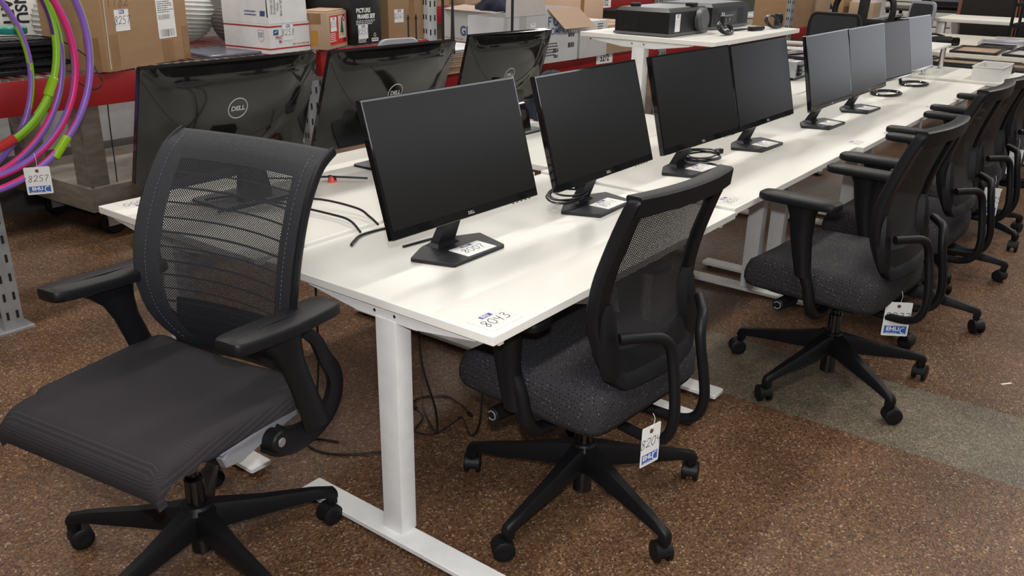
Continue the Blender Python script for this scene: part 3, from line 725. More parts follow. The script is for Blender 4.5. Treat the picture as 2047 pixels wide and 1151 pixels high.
# ---------------------------------------------------------------- the large mesh-back chair at the left
def chair_a():
    t = thing('office_chair', 'large high-backed chair with see-through mesh back and plain charcoal seat, at the left', 'chair', (-.335, .65, 0), R(99))
    star_base(t, .335, a0=-50, hub_r=.040, hub_top=.170, cy=(.11, .40), seed=21)
    n = 60
    # upholstered seat with a waterfall front lip
    b = MB(); vs = []; fs = []; nx, ny = 26, 30
    def seat_pt(u, v, d):
        x = u * (.262 - .012 * v) + .012; s_ = v   # v -1 rear .. 1 front
        if v < .72: y = -.185 + (v + 1) / 1.72 * .40; z = .488 + .012 * (u * u) * (v < .6) - .010 * (1 - ((v + .2)) ** 2) * (1 - u * u)
        else:
            a = (v - .72) / .28 * R(112); y = .215 + .070 * math.sin(a); z = .488 - .058 * (1 - math.cos(a))
        e = max(0, (abs(u) - .88) / .12); z -= .016 * e * e; x -= math.copysign(.004 * e, u)
        rear = max(0, (-v - .86) / .14); z -= .022 * rear ** 2
        cx_ = 1 - .10 * max(0, (-v - .6) / .4) ** 2; x *= cx_
        return Vector((x, y, z))
    for j in range(ny + 1):
        for i in range(nx + 1): vs.append(seat_pt(i / nx * 2 - 1, j / ny * 2 - 1, 0))
    k0 = len(vs)
    for j in range(ny + 1):
        v = j / ny * 2 - 1
        for i in range(nx + 1):
            p = seat_pt(i / nx * 2 - 1, v, 0); q = p.copy()
            if v < .72: q.z -= .030 + .006
            else:
                a = (v - .72) / .28 * R(112); q.y -= .022 * math.sin(a); q.z -= .030 * math.cos(a) * (1 if math.cos(a) > 0 else .5)
            vs.append(q)
    for j in range(ny):
        for i in range(nx):
            a = j * (nx + 1) + i; fs.append((a, a + 1, a + nx + 2, a + nx + 1)); a += k0; fs.append((a + nx + 1, a + nx + 2, a + 1, a))
    for j in range(ny):
        for i in (0, nx):
            a = j * (nx + 1) + i; q = (a, a + nx + 1, a + nx + 1 + k0, a + k0); fs.append(q if i == 0 else q[::-1])
    for i in range(nx):
        for j in (0, ny):
            a = j * (nx + 1) + i; q = (a, a + k0, a + 1 + k0, a + 1); fs.append(q if j == 0 else q[::-1])
    b.add(vs, fs); b.build('seat', M_woven, t, smooth=60)
    MB().prism(rpoly([(-.235, -.17), (.235, -.17), (.240, .17), (-.240, .17)], .04, 4), .436, .462, .005).build('seat_shell', mat('navy_shell', (.012, .016, .032), .5), t)
    # aluminium coloured side rails with mechanism
    b = MB()
    b.prism([(-.13, .428), (.085, .424), (.105, .414), (.095, .388), (.05, .380), (-.04, .398), (-.13, .410)], -.012, .012, .003, M=frame((-.215, 0, 0), (0, 1, 0), (0, 0, 1)))
    r_ = b.build('side_rail', M_greyp, t); r_.data.materials[0] = mat('rail_grey', (.23, .23, .25), .4)
    b = MB(); b.prism([(-.13, .428), (.085, .424), (.105, .414), (.095, .388), (.05, .380), (-.04, .398), (-.13, .410)], -.012, .012, .003, M=frame((.215, 0, 0), (0, 1, 0), (0, 0, 1))); b.build('side_rail', mat('rail_grey', (.23, .23, .25), .4), t)
    MB().box(-.230, -.200, -.15, .11, .426, .434, .002).build('rail_trim', M_lgrey, t)
    b = MB(); b.box(-.20, .20, -.07, .09, .375, .435, .015); b.cyl((0, 0, .36), (0, 0, .39), .035, 20); b.build('tilt_mechanism', M_bplast, t)
    MB().tube(spline([(-.10, .10, .405), (-.12, .14, .385), (-.14, .15, .375), (-.165, .13, .395)], 5), .004, 8).build('release_wire', M_cable, t)
    # back shape
    TAB = smooth_tab([(.44, -.235), (.48, -.20), (.53, -.175), (.60, -.158), (.67, -.156), (.74, -.166), (.82, -.190), (.90, -.225), (.955, -.250), (.985, -.275), (1.003, -.308)])
    def hw(z):
        T = [(.44, .10), (.48, .165), (.52, .198), (.57, .225), (.64, .240), (.72, .246), (.80, .245), (.90, .240), (1.01, .232)]
        return yl(z, T)
    def on(x, z, d=0):
        y = yl(z, TAB) + .75 * x * x * (1 - max(0, (z - .9) / .1) * .6); return (x, y + d, z)
    zs = [.452, .462, .475, .49, .51, .53, .555, .58, .61, .65, .69, .73, .77, .81, .85, .89, .92, .945, .965, .98, .992, 1.002]
    # centre mesh
    b = MB(); vs = []; fs = []; nx = 18
    zz = [z for z in zs if .50 <= z <= .97]
    for z in zz:
        h = hw(z) - .060 if z > .56 else hw(z) - .062
        for i in range(nx + 1): vs.append(on(-h + 2 * h * i / nx, z, 0))
    for j in range(len(zz) - 1):
        for i in range(nx): a = j * (nx + 1) + i; fs.append((a, a + 1, a + nx + 2, a + nx + 1))
    b.add(vs, fs); b.build('mesh_panel', M_mesh1, t, smooth=80)
    # doubled mesh border wrapped over the rim
    b = MB(); out = [(hw(z), z) for z in zs]; loopo = [(x, z) for x, z in out] + [(-x, z) for x, z in reversed(out)]
    def inner(x, z):
        h = max(0.02, hw(min(max(z, .505), .95)) - .061); s_ = 1 if x > 0 else -1
        if z > .95: return (s_ * h, .95)
        if z < .505: return (s_ * min(abs(x) * .95, h), .505)
        return (s_ * h, z)
    def dens(P):
        o = []
        for i, p in enumerate(P):
            q = P[(i + 1) % len(P)]; L_ = math.hypot(q[0] - p[0], q[1] - p[1]); k = max(1, int(L_ / .03))
            for j in range(k): o.append((p[0] + (q[0] - p[0]) * j / k, p[1] + (q[1] - p[1]) * j / k))
        return o
    lo = dens(loopo); li = []
    for x, z in lo:
        h = hw(min(max(z, .505), .95)) - .061; li.append((max(-h, min(h, x * .98)), min(max(z, .505), .95)))
    mid = [((a[0] + c[0]) / 2, (a[1] + c[1]) / 2) for a, c in zip(lo, li)]
    rg = [[on(x, z, .0) for x, z in li], [on(x, z, .005) for x, z in mid], [on(x, z, .006) for x, z in lo], [on(x * 1.012, z + (.004 if z > .99 else 0), -.004) for x, z in lo], [on(x, z, -.016) for x, z in lo], [on(x, z, -.012) for x, z in mid], [on(x, z, -.001) for x, z in li]]
    b.loft(rg, cap=False); b.build('mesh_border', M_rim, t, smooth=60)
    # cross bands in the mesh are woven; a raised stitch line runs round the border
    for s in (-1, 1):
        P = [on(s * (hw(z) - .030), z, .0065) for z in zs if z > .5]
        b = MB()
        for k in range(0, len(P) - 1):
            a, c = Vector(P[k]), Vector(P[k + 1]); nn = max(1, int((c - a).length / .009))
            for j in range(nn): p = a.lerp(c, j / nn); q = a.lerp(c, (j + .5) / nn); b.tube([p, q], .0006, 4)
        o = b.build('stitching', mat('stitch_blue', (.10, .13, .20), .7), t); o['kind'] = 'stuff'
        # plastic edge rail: down the side, curving rearward under the seat like a C
        P = [on(s * (hw(z) + .004), z, -.012) for z in reversed(zs) if z > .60]
        P = P[::2] + [(s * .262, -.165, .60), (s * .262, -.195, .54), (s * .256, -.228, .49), (s * .250, -.240, .445), (s * .246, -.225, .400), (s * .240, -.185, .368), (s * .236, -.12, .358), (s * .232, -.06, .375), (s * .230, -.035, .395)]
        P = spline(P, 4); nP = len(P); b = MB(); rg = []
        for i, p in enumerate(P):
            t_ = (P[min(i + 1, nP - 1)] - P[max(i - 1, 0)]).normalized(); k = i / nP
            wd = .010 + .026 * max(0, (k - .40) / .60) ** .7; sd = .006 + .012 * max(0, (k - .4) / .6)
            nrm = Vector((0, t_.z, -t_.y)).normalized(); x = Vector((1, 0, 0))
            rg.append([tuple(p + nrm * wd * c_ + x * sd * d_) for c_, d_ in ((-1, -.6), (-.6, -1), (.6, -1), (1, -.6), (1, .6), (.6, 1), (-.6, 1), (-1, .6))])
        b.loft(rg); b.build('edge_rail', M_bplast, t, smooth=45)
        MB().cyl((s * .215, -.035, .395), (s * .262, -.035, .395), .026, 22).build('pivot', M_bplast, t)
        MB().cyl((s * .262, -.035, .395), (s * .2645, -.035, .395), .011, 14).build('pivot_bolt', M_silver, t)
        # armrest
        b = MB(); rg = []
        for y, z, ly_, wx in ((-.150, .385, .044, .016), (-.135, .43, .038, .016), (-.110, .50, .034, .016), (-.085, .57, .034, .017), (-.070, .615, .044, .018), (-.055, .645, .062, .018), (-.05, .662, .085, .020)):
            rg.append([(s * .268 + wx * math.cos(q), y + ly_ * math.sin(q), z) for q in [2 * PI * i / 16 for i in range(16)]])
        b.loft(rg); arm = b.build('armrest', M_bplast, t)
        b = MB(); rg = []; o = se(56, .047, .160, 6)
        for k, zz_ in ((.90, .662), (.99, .665), (1.0, .676), (.98, .684), (.93, .6885), (.90, .6895), (.02, .690)):
            rg.append([(s * .275 + x * k * (1 - .12 * (y > 0) * y / .165), y * (.85 + .15 * k) - .05, zz_ + .020 * (y / .165) * (1 if y > 0 else .3) * .6) for x, y in o])
        b.loft(rg); b.build('arm_pad', M_bplast, arm, smooth=50)
    # lumbar net pouch behind the lower back
    b = MB(); rg = []
    for i in range(13):
        x = -.20 + .40 * i / 12; rg.append([(x, -.185 + .5 * x * x - .010, .50), (x, -.20 + .5 * x * x - .010, .60), (x, -.196 + .5 * x * x - .010, .60), (x, -.18 + .5 * x * x - .010, .50)])
    b.loft(rg); b.build('lumbar_band', M_rim, t, smooth=60)
    return t
chair_a()

# ---------------------------------------------------------------- cables on and under the desks
def cable(label, pts, r=.0028, n=8, group=None, plug=None, k=6, m=None):
    t = thing('cable', label, 'cable', (0, 0, 0), 0, group)
    P = spline(pts, k); MB().tube(P, r, n).build('cord', m or M_cable, t)
    if plug:
        a, d = Vector(pts[-1]), (Vector(pts[-1]) - Vector(pts[-2])).normalized()
        MB().cyl(a - d * .005, a + d * plug, r * 2.2, 10).build('plug', M_bdull, t)
    return t
zf = .004
cable('black cable on the brown floor curving from behind the left chair to the desk foot', [(.245, .80, zf), (.195, .90, zf), (.17, .82, zf), (.20, .74, zf), (.28, .66, zf), (.36, .60, zf)], .0035)
cable('black cable dropping from the gap between the two nearest desks to the floor', [(.16, .752, .655), (.165, .757, .60), (.18, .78, .45), (.19, .80, .30), (.22, .86, .12), (.24, .90, .02), (.30, .98, zf), (.36, 1.05, zf)], .0032)
cable('black cable looping down under the nearest desk beside its white column', [(.32, .50, .62), (.28, .48, .50), (.27, .46, .36), (.33, .47, .20), (.42, .55, .05), (.55, .72, zf), (.66, .84, zf)], .0032)
cable('black cable with a small jack lying on the floor below the dotted seat', [(.47, .76, zf), (.60, .80, zf), (.675, .74, zf), (.665, .66, zf), (.635, .60, zf)], .0030, plug=.02)
cable('thin black cord hanging from the front of the dotted seat and looping on the floor', [(.33, .29, .40), (.335, .30, .33), (.37, .34, .18), (.50, .48, .03), (.60, .60, zf), (.56, .60, zf), (.47, .60, zf), (.44, .66, zf), (.52, .70, zf), (.55, .76, zf)], .0028, plug=.022)
cable('thin black cord hanging behind the wooden cart down to the floor', [(.98, 3.22, .86), (.96, 3.21, .62), (.95, 3.20, .40), (.93, 3.16, .18), (.88, 2.95, .02), (.80, 2.75, zf), (.73, 2.60, zf), (.68, 2.45, zf)], .003)
cable('short black plug cord lying on the floor under the left armrest', [(.38, 1.62, zf), (.41, 1.58, zf), (.43, 1.52, zf)], .003, plug=.02)
# cables crossing between the two rows
zt = .6795
cable('black power cord arching across the back-row desk toward the nearest monitor', [(.19, 1.28, .70), (.24, 1.17, .720), (.31, 1.02, .705), (.335, .86, .700), (.325, .78, .70), (.315, .73, zt)], .0036)
cable('second black cord crossing the back-row desk beside the arching one', [(.15, 1.16, .692), (.25, 1.10, .712), (.36, .98, .722), (.40, .84, .712), (.39, .77, .70), (.38, .725, zt + .008)], .0036)
cable('black cord running along the desk joint behind the nearest monitor', [(.215, .66, .682), (.245, .68, .6815), (.30, .705, zt + .002), (.40, .70, zt), (.50, .66, zt), (.55, .60, zt)], .0040)
cable('black cord looping down behind the nearest monitor to its stand', [(.43, .44, .82), (.47, .50, .74), (.475, .52, .69), (.44, .53, zt), (.38, .54, zt), (.30, .55, zt)], .0036)
cable('black cord with a round plug lying on the back-row desk in a red clip', [(.70, 1.10, .700), (.62, 1.20, .704), (.55, 1.27, .700), (.50, 1.36, .695), (.47, 1.42, .690)], .0035, plug=.035)
cl = thing('cable_clip', 'small coral red rubber clip holding a cord on the back-row stand base', 'clip', (.628, 1.195, .685))
b = MB(); b.lathe([(.014, .0), (.0155, .004), (.014, .014), (.009, .020), (.002, .022)], 20); b.build('body', mat('coral_rubber', (.75, .10, .08), .5), cl)
MB().box(-.004, .004, -.016, .016, .008, .0215, .001).build('slot', M_dark, cl)

def coil(label, c, n, rx, ry, r=.0032, dz=.003, jitter=.008, rz=0, plug=True, seed=1, lift=0):
    t = thing('cable_coil', label, 'cable', c, rz); rnd = random.Random(seed); P = []
    for k in range(n):
        ox, oy = rnd.uniform(-jitter, jitter) * 2, rnd.uniform(-jitter, jitter); sx, sy = rnd.uniform(.8, 1.1), rnd.uniform(.8, 1.12)
        for j in range(8):
            a = 2 * PI * j / 8; P.append((ox + rx * sx * math.cos(a), oy + ry * sy * math.sin(a), r + k * dz + lift * math.sin(a) * .5 + rnd.uniform(0, .004)))
    MB().tube(spline(P, 4), r, 8).build('cord', M_cable, t)
    if plug:
        a = Vector(P[0]); MB().box(a.x - .012, a.x + .022, a.y - .010, a.y + .010, a.z, a.z + .020, .004).build('plug', M_bdull, t)
        e = Vector(P[-1]); MB().cyl(e, e + Vector((.02, .02, .006)), .008, 10).build('connector', M_bdull, t)
    return t
coil('black cable coiled round the neck of the second monitor', (.948, .455, .700), 4, .095, .052, dz=.006, rz=.1, seed=3, lift=.01)
coil('black power cable coiled on the base of the third monitor', (1.735, .372, .700), 4, .085, .05, dz=.005, rz=-.3, seed=5, lift=.008)
MB_ = thing('power_adapter', 'small black plug block standing behind the second monitor', 'plug', (1.185, .545, zA)); MB().box(-.025, .02, -.014, .014, 0, .022, .004).build('body', M_bdull, MB_); MB().tube(spline([(-.02, 0, .012), (-.06, -.03, .02), (-.10, -.06, .04), (-.14, -.08, .05)], 5), .004, 8, m=M_silver).build('lead', M_silver, MB_)

# ---------------------------------------------------------------- lot tags on the chairs
hanging_tag('lot tag hanging under the dotted chair at the nearest desk', (.238, -.262, .455), '8204', rz=R(-12), h_=.100, w_=.062, string=.03)
hanging_tag('lot tag reading 8233 hanging under the chair on the grey strip', (1.585, -.445, .372), '8233', rz=R(-58), h_=.120, w_=.085, string=.04)
hanging_tag('lot tag seen edge-on between the tubes of the third chair', (2.62, -.50, .56), '8235', rz=R(-72), h_=.115, w_=.06, string=.05)
hanging_tag('lot tag hanging from the back tube of the fourth chair', (3.30, -.47, .60), '8236', rz=R(-60), h_=.115, w_=.06, string=.05)

# ---------------------------------------------------------------- pallet rack along the back of the aisle
def upright(parent, x, y, z1=2.2, w_=.075, d=.05, base=True, m=None, z0=0.0):
    b = MB(); sec = rpoly([(-w_ / 2, 0), (w_ / 2, 0), (w_ / 2, d), (w_ / 2 - .012, d), (w_ / 2 - .012, .006), (-w_ / 2 + .012, .006), (-w_ / 2 + .012, d), (-w_ / 2, d)], .002, 2)
    M = Matrix.Translation((x, y, 0)); b.prism(sec, z0 + .008, z1, M=M)
    if base: b.prism(rpoly([(-.07, -.02), (.07, -.02), (.07, .09), (-.07, .09)], .01, 3), 0, .008, M=M)
    u = b.build('upright', m or M_rackg, parent, smooth=30)
    z = z0 + .05; s_ = MB(); k = 0
    while z < min(z1 - .05, 1.5):
        for sx in (-.018, .018): s_.box(-.005 + sx, .005 + sx, -.0012, .003, z, z + .032, M=M)
        for yy in (.016, .034): s_.box(-w_ / 2 - .0008, -w_ / 2 + .003, yy - .004, yy + .004, z + .01, z + .036, M=M)
        z += .0762; k += 1
    o = s_.build('slot_row', M_dark, u, smooth=0); o['kind'] = 'stuff'
    return u
def beam(parent, a, b_, zt_, h=.125, th=.045, m=None, name='beam'):
    a, b_ = Vector((a[0], a[1], 0)), Vector((b_[0], b_[1], 0)); L_ = (b_ - a).length; M = frame((a.x, a.y, 0), (b_ - a), (-(b_ - a).y, (b_ - a).x, 0))
    k = MB(); k.box(0, L_, 0, th, zt_ - h, zt_, .005, M=M); return k.build(name, m or M_red, parent, smooth=30)
def deck(parent, x0, x1, y0, y1, z, step=.05, name='wire_deck'):
    k = MB(); n = int((x1 - x0) / step)
    for i in range(n + 1):
        x = x0 + i * step; k.box(x - .0025, x + .0025, y0, y1, z, z + .005)
    for y in (y0 + .02, (y0 + y1) / 2, y1 - .02): k.box(x0, x1, y - .003, y + .003, z - .006, z)
    o = k.build(name, M_silver, parent, smooth=0); o['kind'] = 'stuff'; return o
rack = thing('pallet_rack', 'red-beamed grey pallet rack behind the glossy-backed monitors', 'rack', (0, 0, 0))
upright(rack, .022, 2.405); upright(rack, .022, 3.40); upright(rack, 1.61, 2.425, z1=.80); upright(rack, 1.61, 3.40, z1=.80)
upright(rack, 2.475, 2.405, w_=.07, m=mat('rack_white', (.50, .52, .54), .45)); upright(rack, 2.475, 3.4)
for x in (.022, 1.61, 2.475):
    k = MB()
    for za, zb in ((.15, .45), (.45, .75)):
        k.box(-.012, .012, 0, math.hypot(.95, zb - za), -.012, .012, M=frame((x, 2.45, za), (1, 0, 0), (0, .95, zb - za)))
    o = k.build('brace', M_rackg, rack, smooth=0); o['kind'] = 'stuff'
beam(rack, (.062, 2.40), (1.57, 2.40), .943); beam(rack, (1.65, 2.40), (2.44, 2.40), .943)
beam(rack, (.062, 3.38), (2.44, 3.38), .943)
deck(rack, .07, 2.43, 2.40, 3.40, .944)
rack2 = thing('pallet_rack', 'lower red-beamed rack continuing right behind the tall projector desk', 'rack', (0, 0, 0))
ra, rb = (2.55, 2.46), (8.35, 2.096)
def ry(x): return ra[1] + (rb[1] - ra[1]) * (x - ra[0]) / (rb[0] - ra[0])
beam(rack2, ra, rb, .730, h=.095); beam(rack2, (ra[0], ra[1] + 1.0), (rb[0], rb[1] + 1.0), .730, h=.095)
for x in (5.0, 7.28): upright(rack2, x, ry(x) - .02, z1=2.2, w_=.09); upright(rack2, x, ry(x) + 1.0, z1=2.2)
k = MB(); 
for i in range(5):
    xa, xb = 2.58 + i * 1.15, 2.58 + (i + 1) * 1.15 - .015; 
    MB().prism([(xa, ry(xa) + .045), (xb, ry(xb) + .045), (xb, ry(xb) + 1.0), (xa, ry(xa) + 1.0)], .712, .728).build('shelf_board', mat('shelf_board', (.20, .16, .13), .7), rack2)
def beam_card(o, x, y, z, w_, h_, s, rz=0):
    M = Matrix.Translation((x, y, z)) @ Matrix.Rotation(rz, 4, 'Z') @ frame((0, 0, 0), (1, 0, 0), (0, 0, 1))
    q = MB(); q.box(-w_ / 2, w_ / 2, -h_ / 2, h_ / 2, 0, .002, M=M); c = q.build('number_card', M_tag, o)
    text(c, s, h_ * .9, M @ Matrix.Translation((0, 0, .0021)), M_ink, bold=.002, sx=.8)
beam_card(rack2, 4.235, ry(4.235) - .004, .700, .20, .075, '5272', math.atan2(rb[1] - ra[1], rb[0] - ra[0]))
rack3 = thing('pallet_rack', 'farther red-beamed rack across the next aisle, number card 5152', 'rack', (0, 0, 0))
beam(rack3, (3.6, 4.5), (8.9, 4.5), .915, h=.135)
for x in (3.6, 6.2, 8.9): upright(rack3, x, 4.48); upright(rack3, x, 5.5)
beam(rack3, (3.6, 5.5), (8.9, 5.5), .915, h=.135)
MB().box(3.6, 8.9, 4.54, 5.5, .90, .915).build('shelf_board', mat('shelf_board', (.2, .16, .13), .7), rack3)
beam_card(rack3, 7.70, 4.497, .845, .26, .10, '5152')
beam_card(rack3, 5.15, 4.497, .86, .30, .09, '8178')

# ---------------------------------------------------------------- goods on the racks
def carton(label, o, ang, wx, wy, h, m, cat='box', group=None, tape=True, z=None, name='carton', lid=True):
    """closed carton; o = its near bottom corner, wx runs along ang, wy at right angles away from the camera"""
    t = thing(name, label, cat, o, ang, group)
    MB().box(0, wx, 0, wy, 0, h, .004).build('body', m, t, smooth=30)
    if tape:
        MB().box(wx * .46, wx * .54, -.0008, wy + .0008, h, h + .0008).build('tape', M_tape, t)
        MB().box(wx * .46, wx * .54, -.0010, 0, h - .12, h + .0008).build('tape', M_tape, t)
    return t
SX = frame((0, 0, 0), (1, 0, 0), (0, 0, 1))               # front face (normal -y)
SL = frame((0, 0, 0), (0, -1, 0), (0, 0, 1))              # left face (normal -x)
def at(M, x, y, z): return Matrix.Translation((x, y, z)) @ M
zs_ = .9495
big = carton('big brown cardboard box with lot sticker 8257 and a shipping label', (.525, 2.345, zs_), R(21.5), .535, .29, .46, M_card, tape=False)
sticker(big, at(SX, .115, -.0003, .190), '8257', .085, .082)
k = MB(); k.prism(rpoly(rect(.118, .158), .003, 2), .0002, .0008, M=at(SX, .390, 0, .178)); lb = k.build('shipping_label', M_tag, big)
small_print(lb, at(SX, .390, 0, .226), .10, .05, 6, seed=4); bar_code(lb, at(SX, .380, 0, .185), .085, .020); bar_code(lb, at(SX, .390, 0, .120), .095, .030, 26)
for x0, x1, z0, z1 in ((.345, .42, 0, .092), (.03, .075, .0, .14), (.49, .533, .0, .14), (.29, .37, .36, .46)):
    MB().box(x0, x1, -.0009, .0002, z0, z1).build('tape', M_tape, big)
MB().box(-.0012, .0, .03, .10, 0, .13).build('tape', M_tape, big)
cr = MB(); cr.tube([(.016, -.002, .45), (.020, -.0025, .25), (.012, -.002, .01)], .0016, 5); cr.build('plastic_wrap_fold', mat('clear_wrap', (.7, .68, .62), .12), big)
handwrite(big, '1182', .03, at(SX, .10, -.0003, .262), mat('pencil', (.14, .10, .06), .8), pen=.08)

# paper lanterns
def lantern(label, c, rx, rz_, m, tilt, ribs=15, cap=False):
    t = thing('paper_lantern', label, 'lantern', (c[0], c[1], c[2] - rz_), 0); M = Matrix.Translation((0, 0, rz_)) @ Matrix.Rotation(tilt, 4, 'Y')
    prof = []
    for i in range(ribs * 4 + 1):
        a = -PI / 2 + PI * i / (ribs * 4); k = 1 - .045 * (i % 4 in (1, 2)) - .02 * (i % 4 == 3) ; prof.append((max(.02, rx * math.cos(a) * k), rz_ * math.sin(a)))
    MB().lathe(prof, 36, M=M).build('shade', m, t, smooth=25)
    if cap: MB().tube([(.07 * math.cos(a), .07 * math.sin(a), rz_ * .93) for a in [2 * PI * i / 24 for i in range(24)]], .006, 6, M=M, closed=True).build('wire_ring', M_gloss, t)
    return t
lantern('white ribbed paper lantern right of the big brown box', (1.37, 3.15, 1.095), .185, .15, M_plan, R(4), 22)
lantern('white ribbed paper lantern showing left of the big brown box', (.735, 3.02, 1.09), .150, .140, M_plan, R(6), 20)
lantern('dark brown ribbed paper lantern leaning against the postal box', (1.510, 2.86, 1.045), .125, .10, M_dlan, R(28), 18, cap=True)
k = MB(); k.prism(rpoly([(0, 0), (.42, .0), (.40, .25), (.03, .28)], .03, 4), 0, .012, .003); pb = k.build('plastic_bag', mat('blue_grey_film', (.11, .12, .17), .25, c2=(.16, .17, .22), bump=.5, bscale=30), None, loc=(1.06, 2.46, zs_)); tag(pb, 'blue-grey plastic bag lying flat under the lanterns on the rack', 'bag')

# open postal box
us = thing('postal_box', 'white postal box with red stripes, flaps up and sticker 8258', 'box', (1.350, 2.400, zs_), R(6))
W_, D_, H_ = .262, .30, .135
b = MB(); b.box(0, W_, 0, .004, 0, H_).box(0, .004, .004, D_, 0, H_).box(W_ - .004, W_, .004, D_, 0, H_).box(.004, W_ - .004, D_ - .004, D_, 0, H_).box(.004, W_ - .004, .004, D_ - .004, 0, .004); b.build('body', M_post, us, smooth=0)
MB().box(.002, W_ - .012, -.002, .001, H_, H_ + .20, M=Matrix.Translation((0, 0, H_)) @ Matrix.Rotation(R(-2), 4, 'X') @ Matrix.Translation((0, 0, -H_))).build('flap', M_post, us)
MB().box(-.001, .002, .01, D_, H_, H_ + .20).build('flap', M_post, us)
for z0 in (.018, .118):
    MB().box(-.0006, W_ + .0006, -.0008, .0, z0, z0 + .007).build('red_stripe', M_rstripe, us); MB().box(-.0008, .0, .0, D_, z0, z0 + .007).build('red_stripe', M_rstripe, us)
sticker(us, at(SX, .118, -.0004, .092), '8258', .072, .072)
k = MB(); k.prism([(-.016, -.012), (.016, -.012), (.019, .012), (-.013, .012)], .0002, .0009, M=at(SX, .040, 0, .095)); lg = k.build('eagle_logo', M_navyink, us); k = MB(); k.prism([(-.012, -.002), (.004, .0), (.014, .008), (.0, .004)], .0009, .0012, M=at(SX, .040, 0, .095)); k.build('eagle_head', M_post, lg)
text(us, 'PRIC', .020, at(SX, .058, -.0006, .070), M_rstripe, bold=.0005); text(us, 'M.', .020, at(SX, .068, -.0006, .052), M_rstripe, bold=.0005)
text(us, 'VISIT US AT USPS.COM', .011, at(SX, .200, -.0006, .035), M_rstripe, bold=.0002)
for i, s_ in enumerate(('Orange tail', 'Ornaments', 'Masks', 'Blue set lights')):
    text(us, s_, .019, at(SX @ Matrix.Rotation(PI / 2, 4, 'Z'), .022 + i * .020, -.0028, H_ + .075), M_ink, sx=.8)
text(us, 'PRIORITY', .020, at(SL @ Matrix.Rotation(PI, 4, 'Z'), -.0012, .06, H_ + .115), M_rstripe, bold=.0004); text(us, 'MAIL', .016, at(SL @ Matrix.Rotation(PI, 4, 'Z'), -.0012, .05, H_ + .135), M_rstripe, bold=.0004)
k = MB(); k.prism([(-.016, -.012), (.016, -.012), (.019, .012), (-.013, .012)], .0002, .0009, M=at(SL, -.001, .035, H_ + .045)); k.build('eagle_logo', M_navyink, us)
small_print(us, at(SL, -.001, .105, H_ + .045), .09, .03, 2, M_navyink, seed=9)
k = MB(); k.prism([(-.03, .045), (.03, .045), (.03, -.02), (.0, -.045), (-.03, -.02)], .0002, .0006, M=at(SL, 0, .055, .078) @ Matrix.Scale(.62, 4)); k.build('flat_rate_emblem', M_rstripe, us); k = MB(); k.prism([(-.027, .042), (.027, .042), (.027, -.019), (.0, -.041), (-.027, -.019)], .0006, .0009, M=at(SL, 0, .055, .078) @ Matrix.Scale(.62, 4)); em = k.build('emblem_face', M_post, us); small_print(em, at(SL, -.0004, .055, .084), .030, .025, 3, M_navyink, seed=2)

# tree-skirt box with a photo label
tr = carton('brown box with a red picture label of a small Christmas tree', (1.650, 2.345, zs_), R(24), .240, .15, .175, M_card2, tape=False)
MB().box(-.0010, .0, .03, .15, .12, .17).build('tape', M_tape, tr); MB().box(-.0012, .0, .05, .085, .02, .09).build('yellow_panel', mat('mustard_print', (.45, .22, .03), .6), tr)
k = MB(); k.prism(rect(.195, .138), .0002, .0008, M=at(SX, .132, 0, .088)); rl = k.build('red_label', mat('label_red', (.62, .02, .02), .3), tr)
k = MB(); k.prism(rect(.085, .108), .0008, .0011, M=at(SX, .178, 0, .098)); ph = k.build('tree_photo', mat('photo_cream', (.58, .55, .48), .4), tr)
k = MB(); k.prism([(-.020, -.028), (.020, -.028), (.003, .048), (-.003, .048)], .0011, .0014, M=at(SX, .176, 0, .098)); tp = k.build('printed_tree', mat('print_green', (.02, .09, .035), .6, c2=(.01, .04, .02), nscale=160), ph)
for x_, mm_ in ((-.022, (.45, .45, .18)), (.012, (.35, .28, .22)), (.030, (.5, .45, .35))):
    k = MB(); k.prism(rect(.022, .018), .0014, .0016, M=at(SX, .176 + x_ * .8, 0, .062) @ Matrix.Scale(.8, 4)); k.build('printed_gift', mat('print_gift%d' % int(x_ * 1000 + 50), mm_, .6), ph)
k = MB(); k.prism([(.016 * math.cos(a), .016 * math.sin(a)) for a in [2 * PI * i / 20 for i in range(20)]], .0012, .0015, M=at(SX, .200, 0, .140)); rd = k.build('price_roundel', mat('roundel_red', (.28, .01, .01), .4), tr); text(rd, '28', .018, at(SX, .200, -.0014, .138), M_tag, bold=.0004)
sticker(tr, at(SX, .078, -.0009, .116), '8258', .070, .068)
small_print(tr, at(SX, .07, -.0003, .055), .07, .045, 5, M_tag, seed=5); bar_code(tr, at(SX, .205, -.0003, .034), .032, .016, 14)
k = MB(); k.box(.02, .23, .01, .14, .176, .182, .001); k.build('top_flap', M_card2, tr)

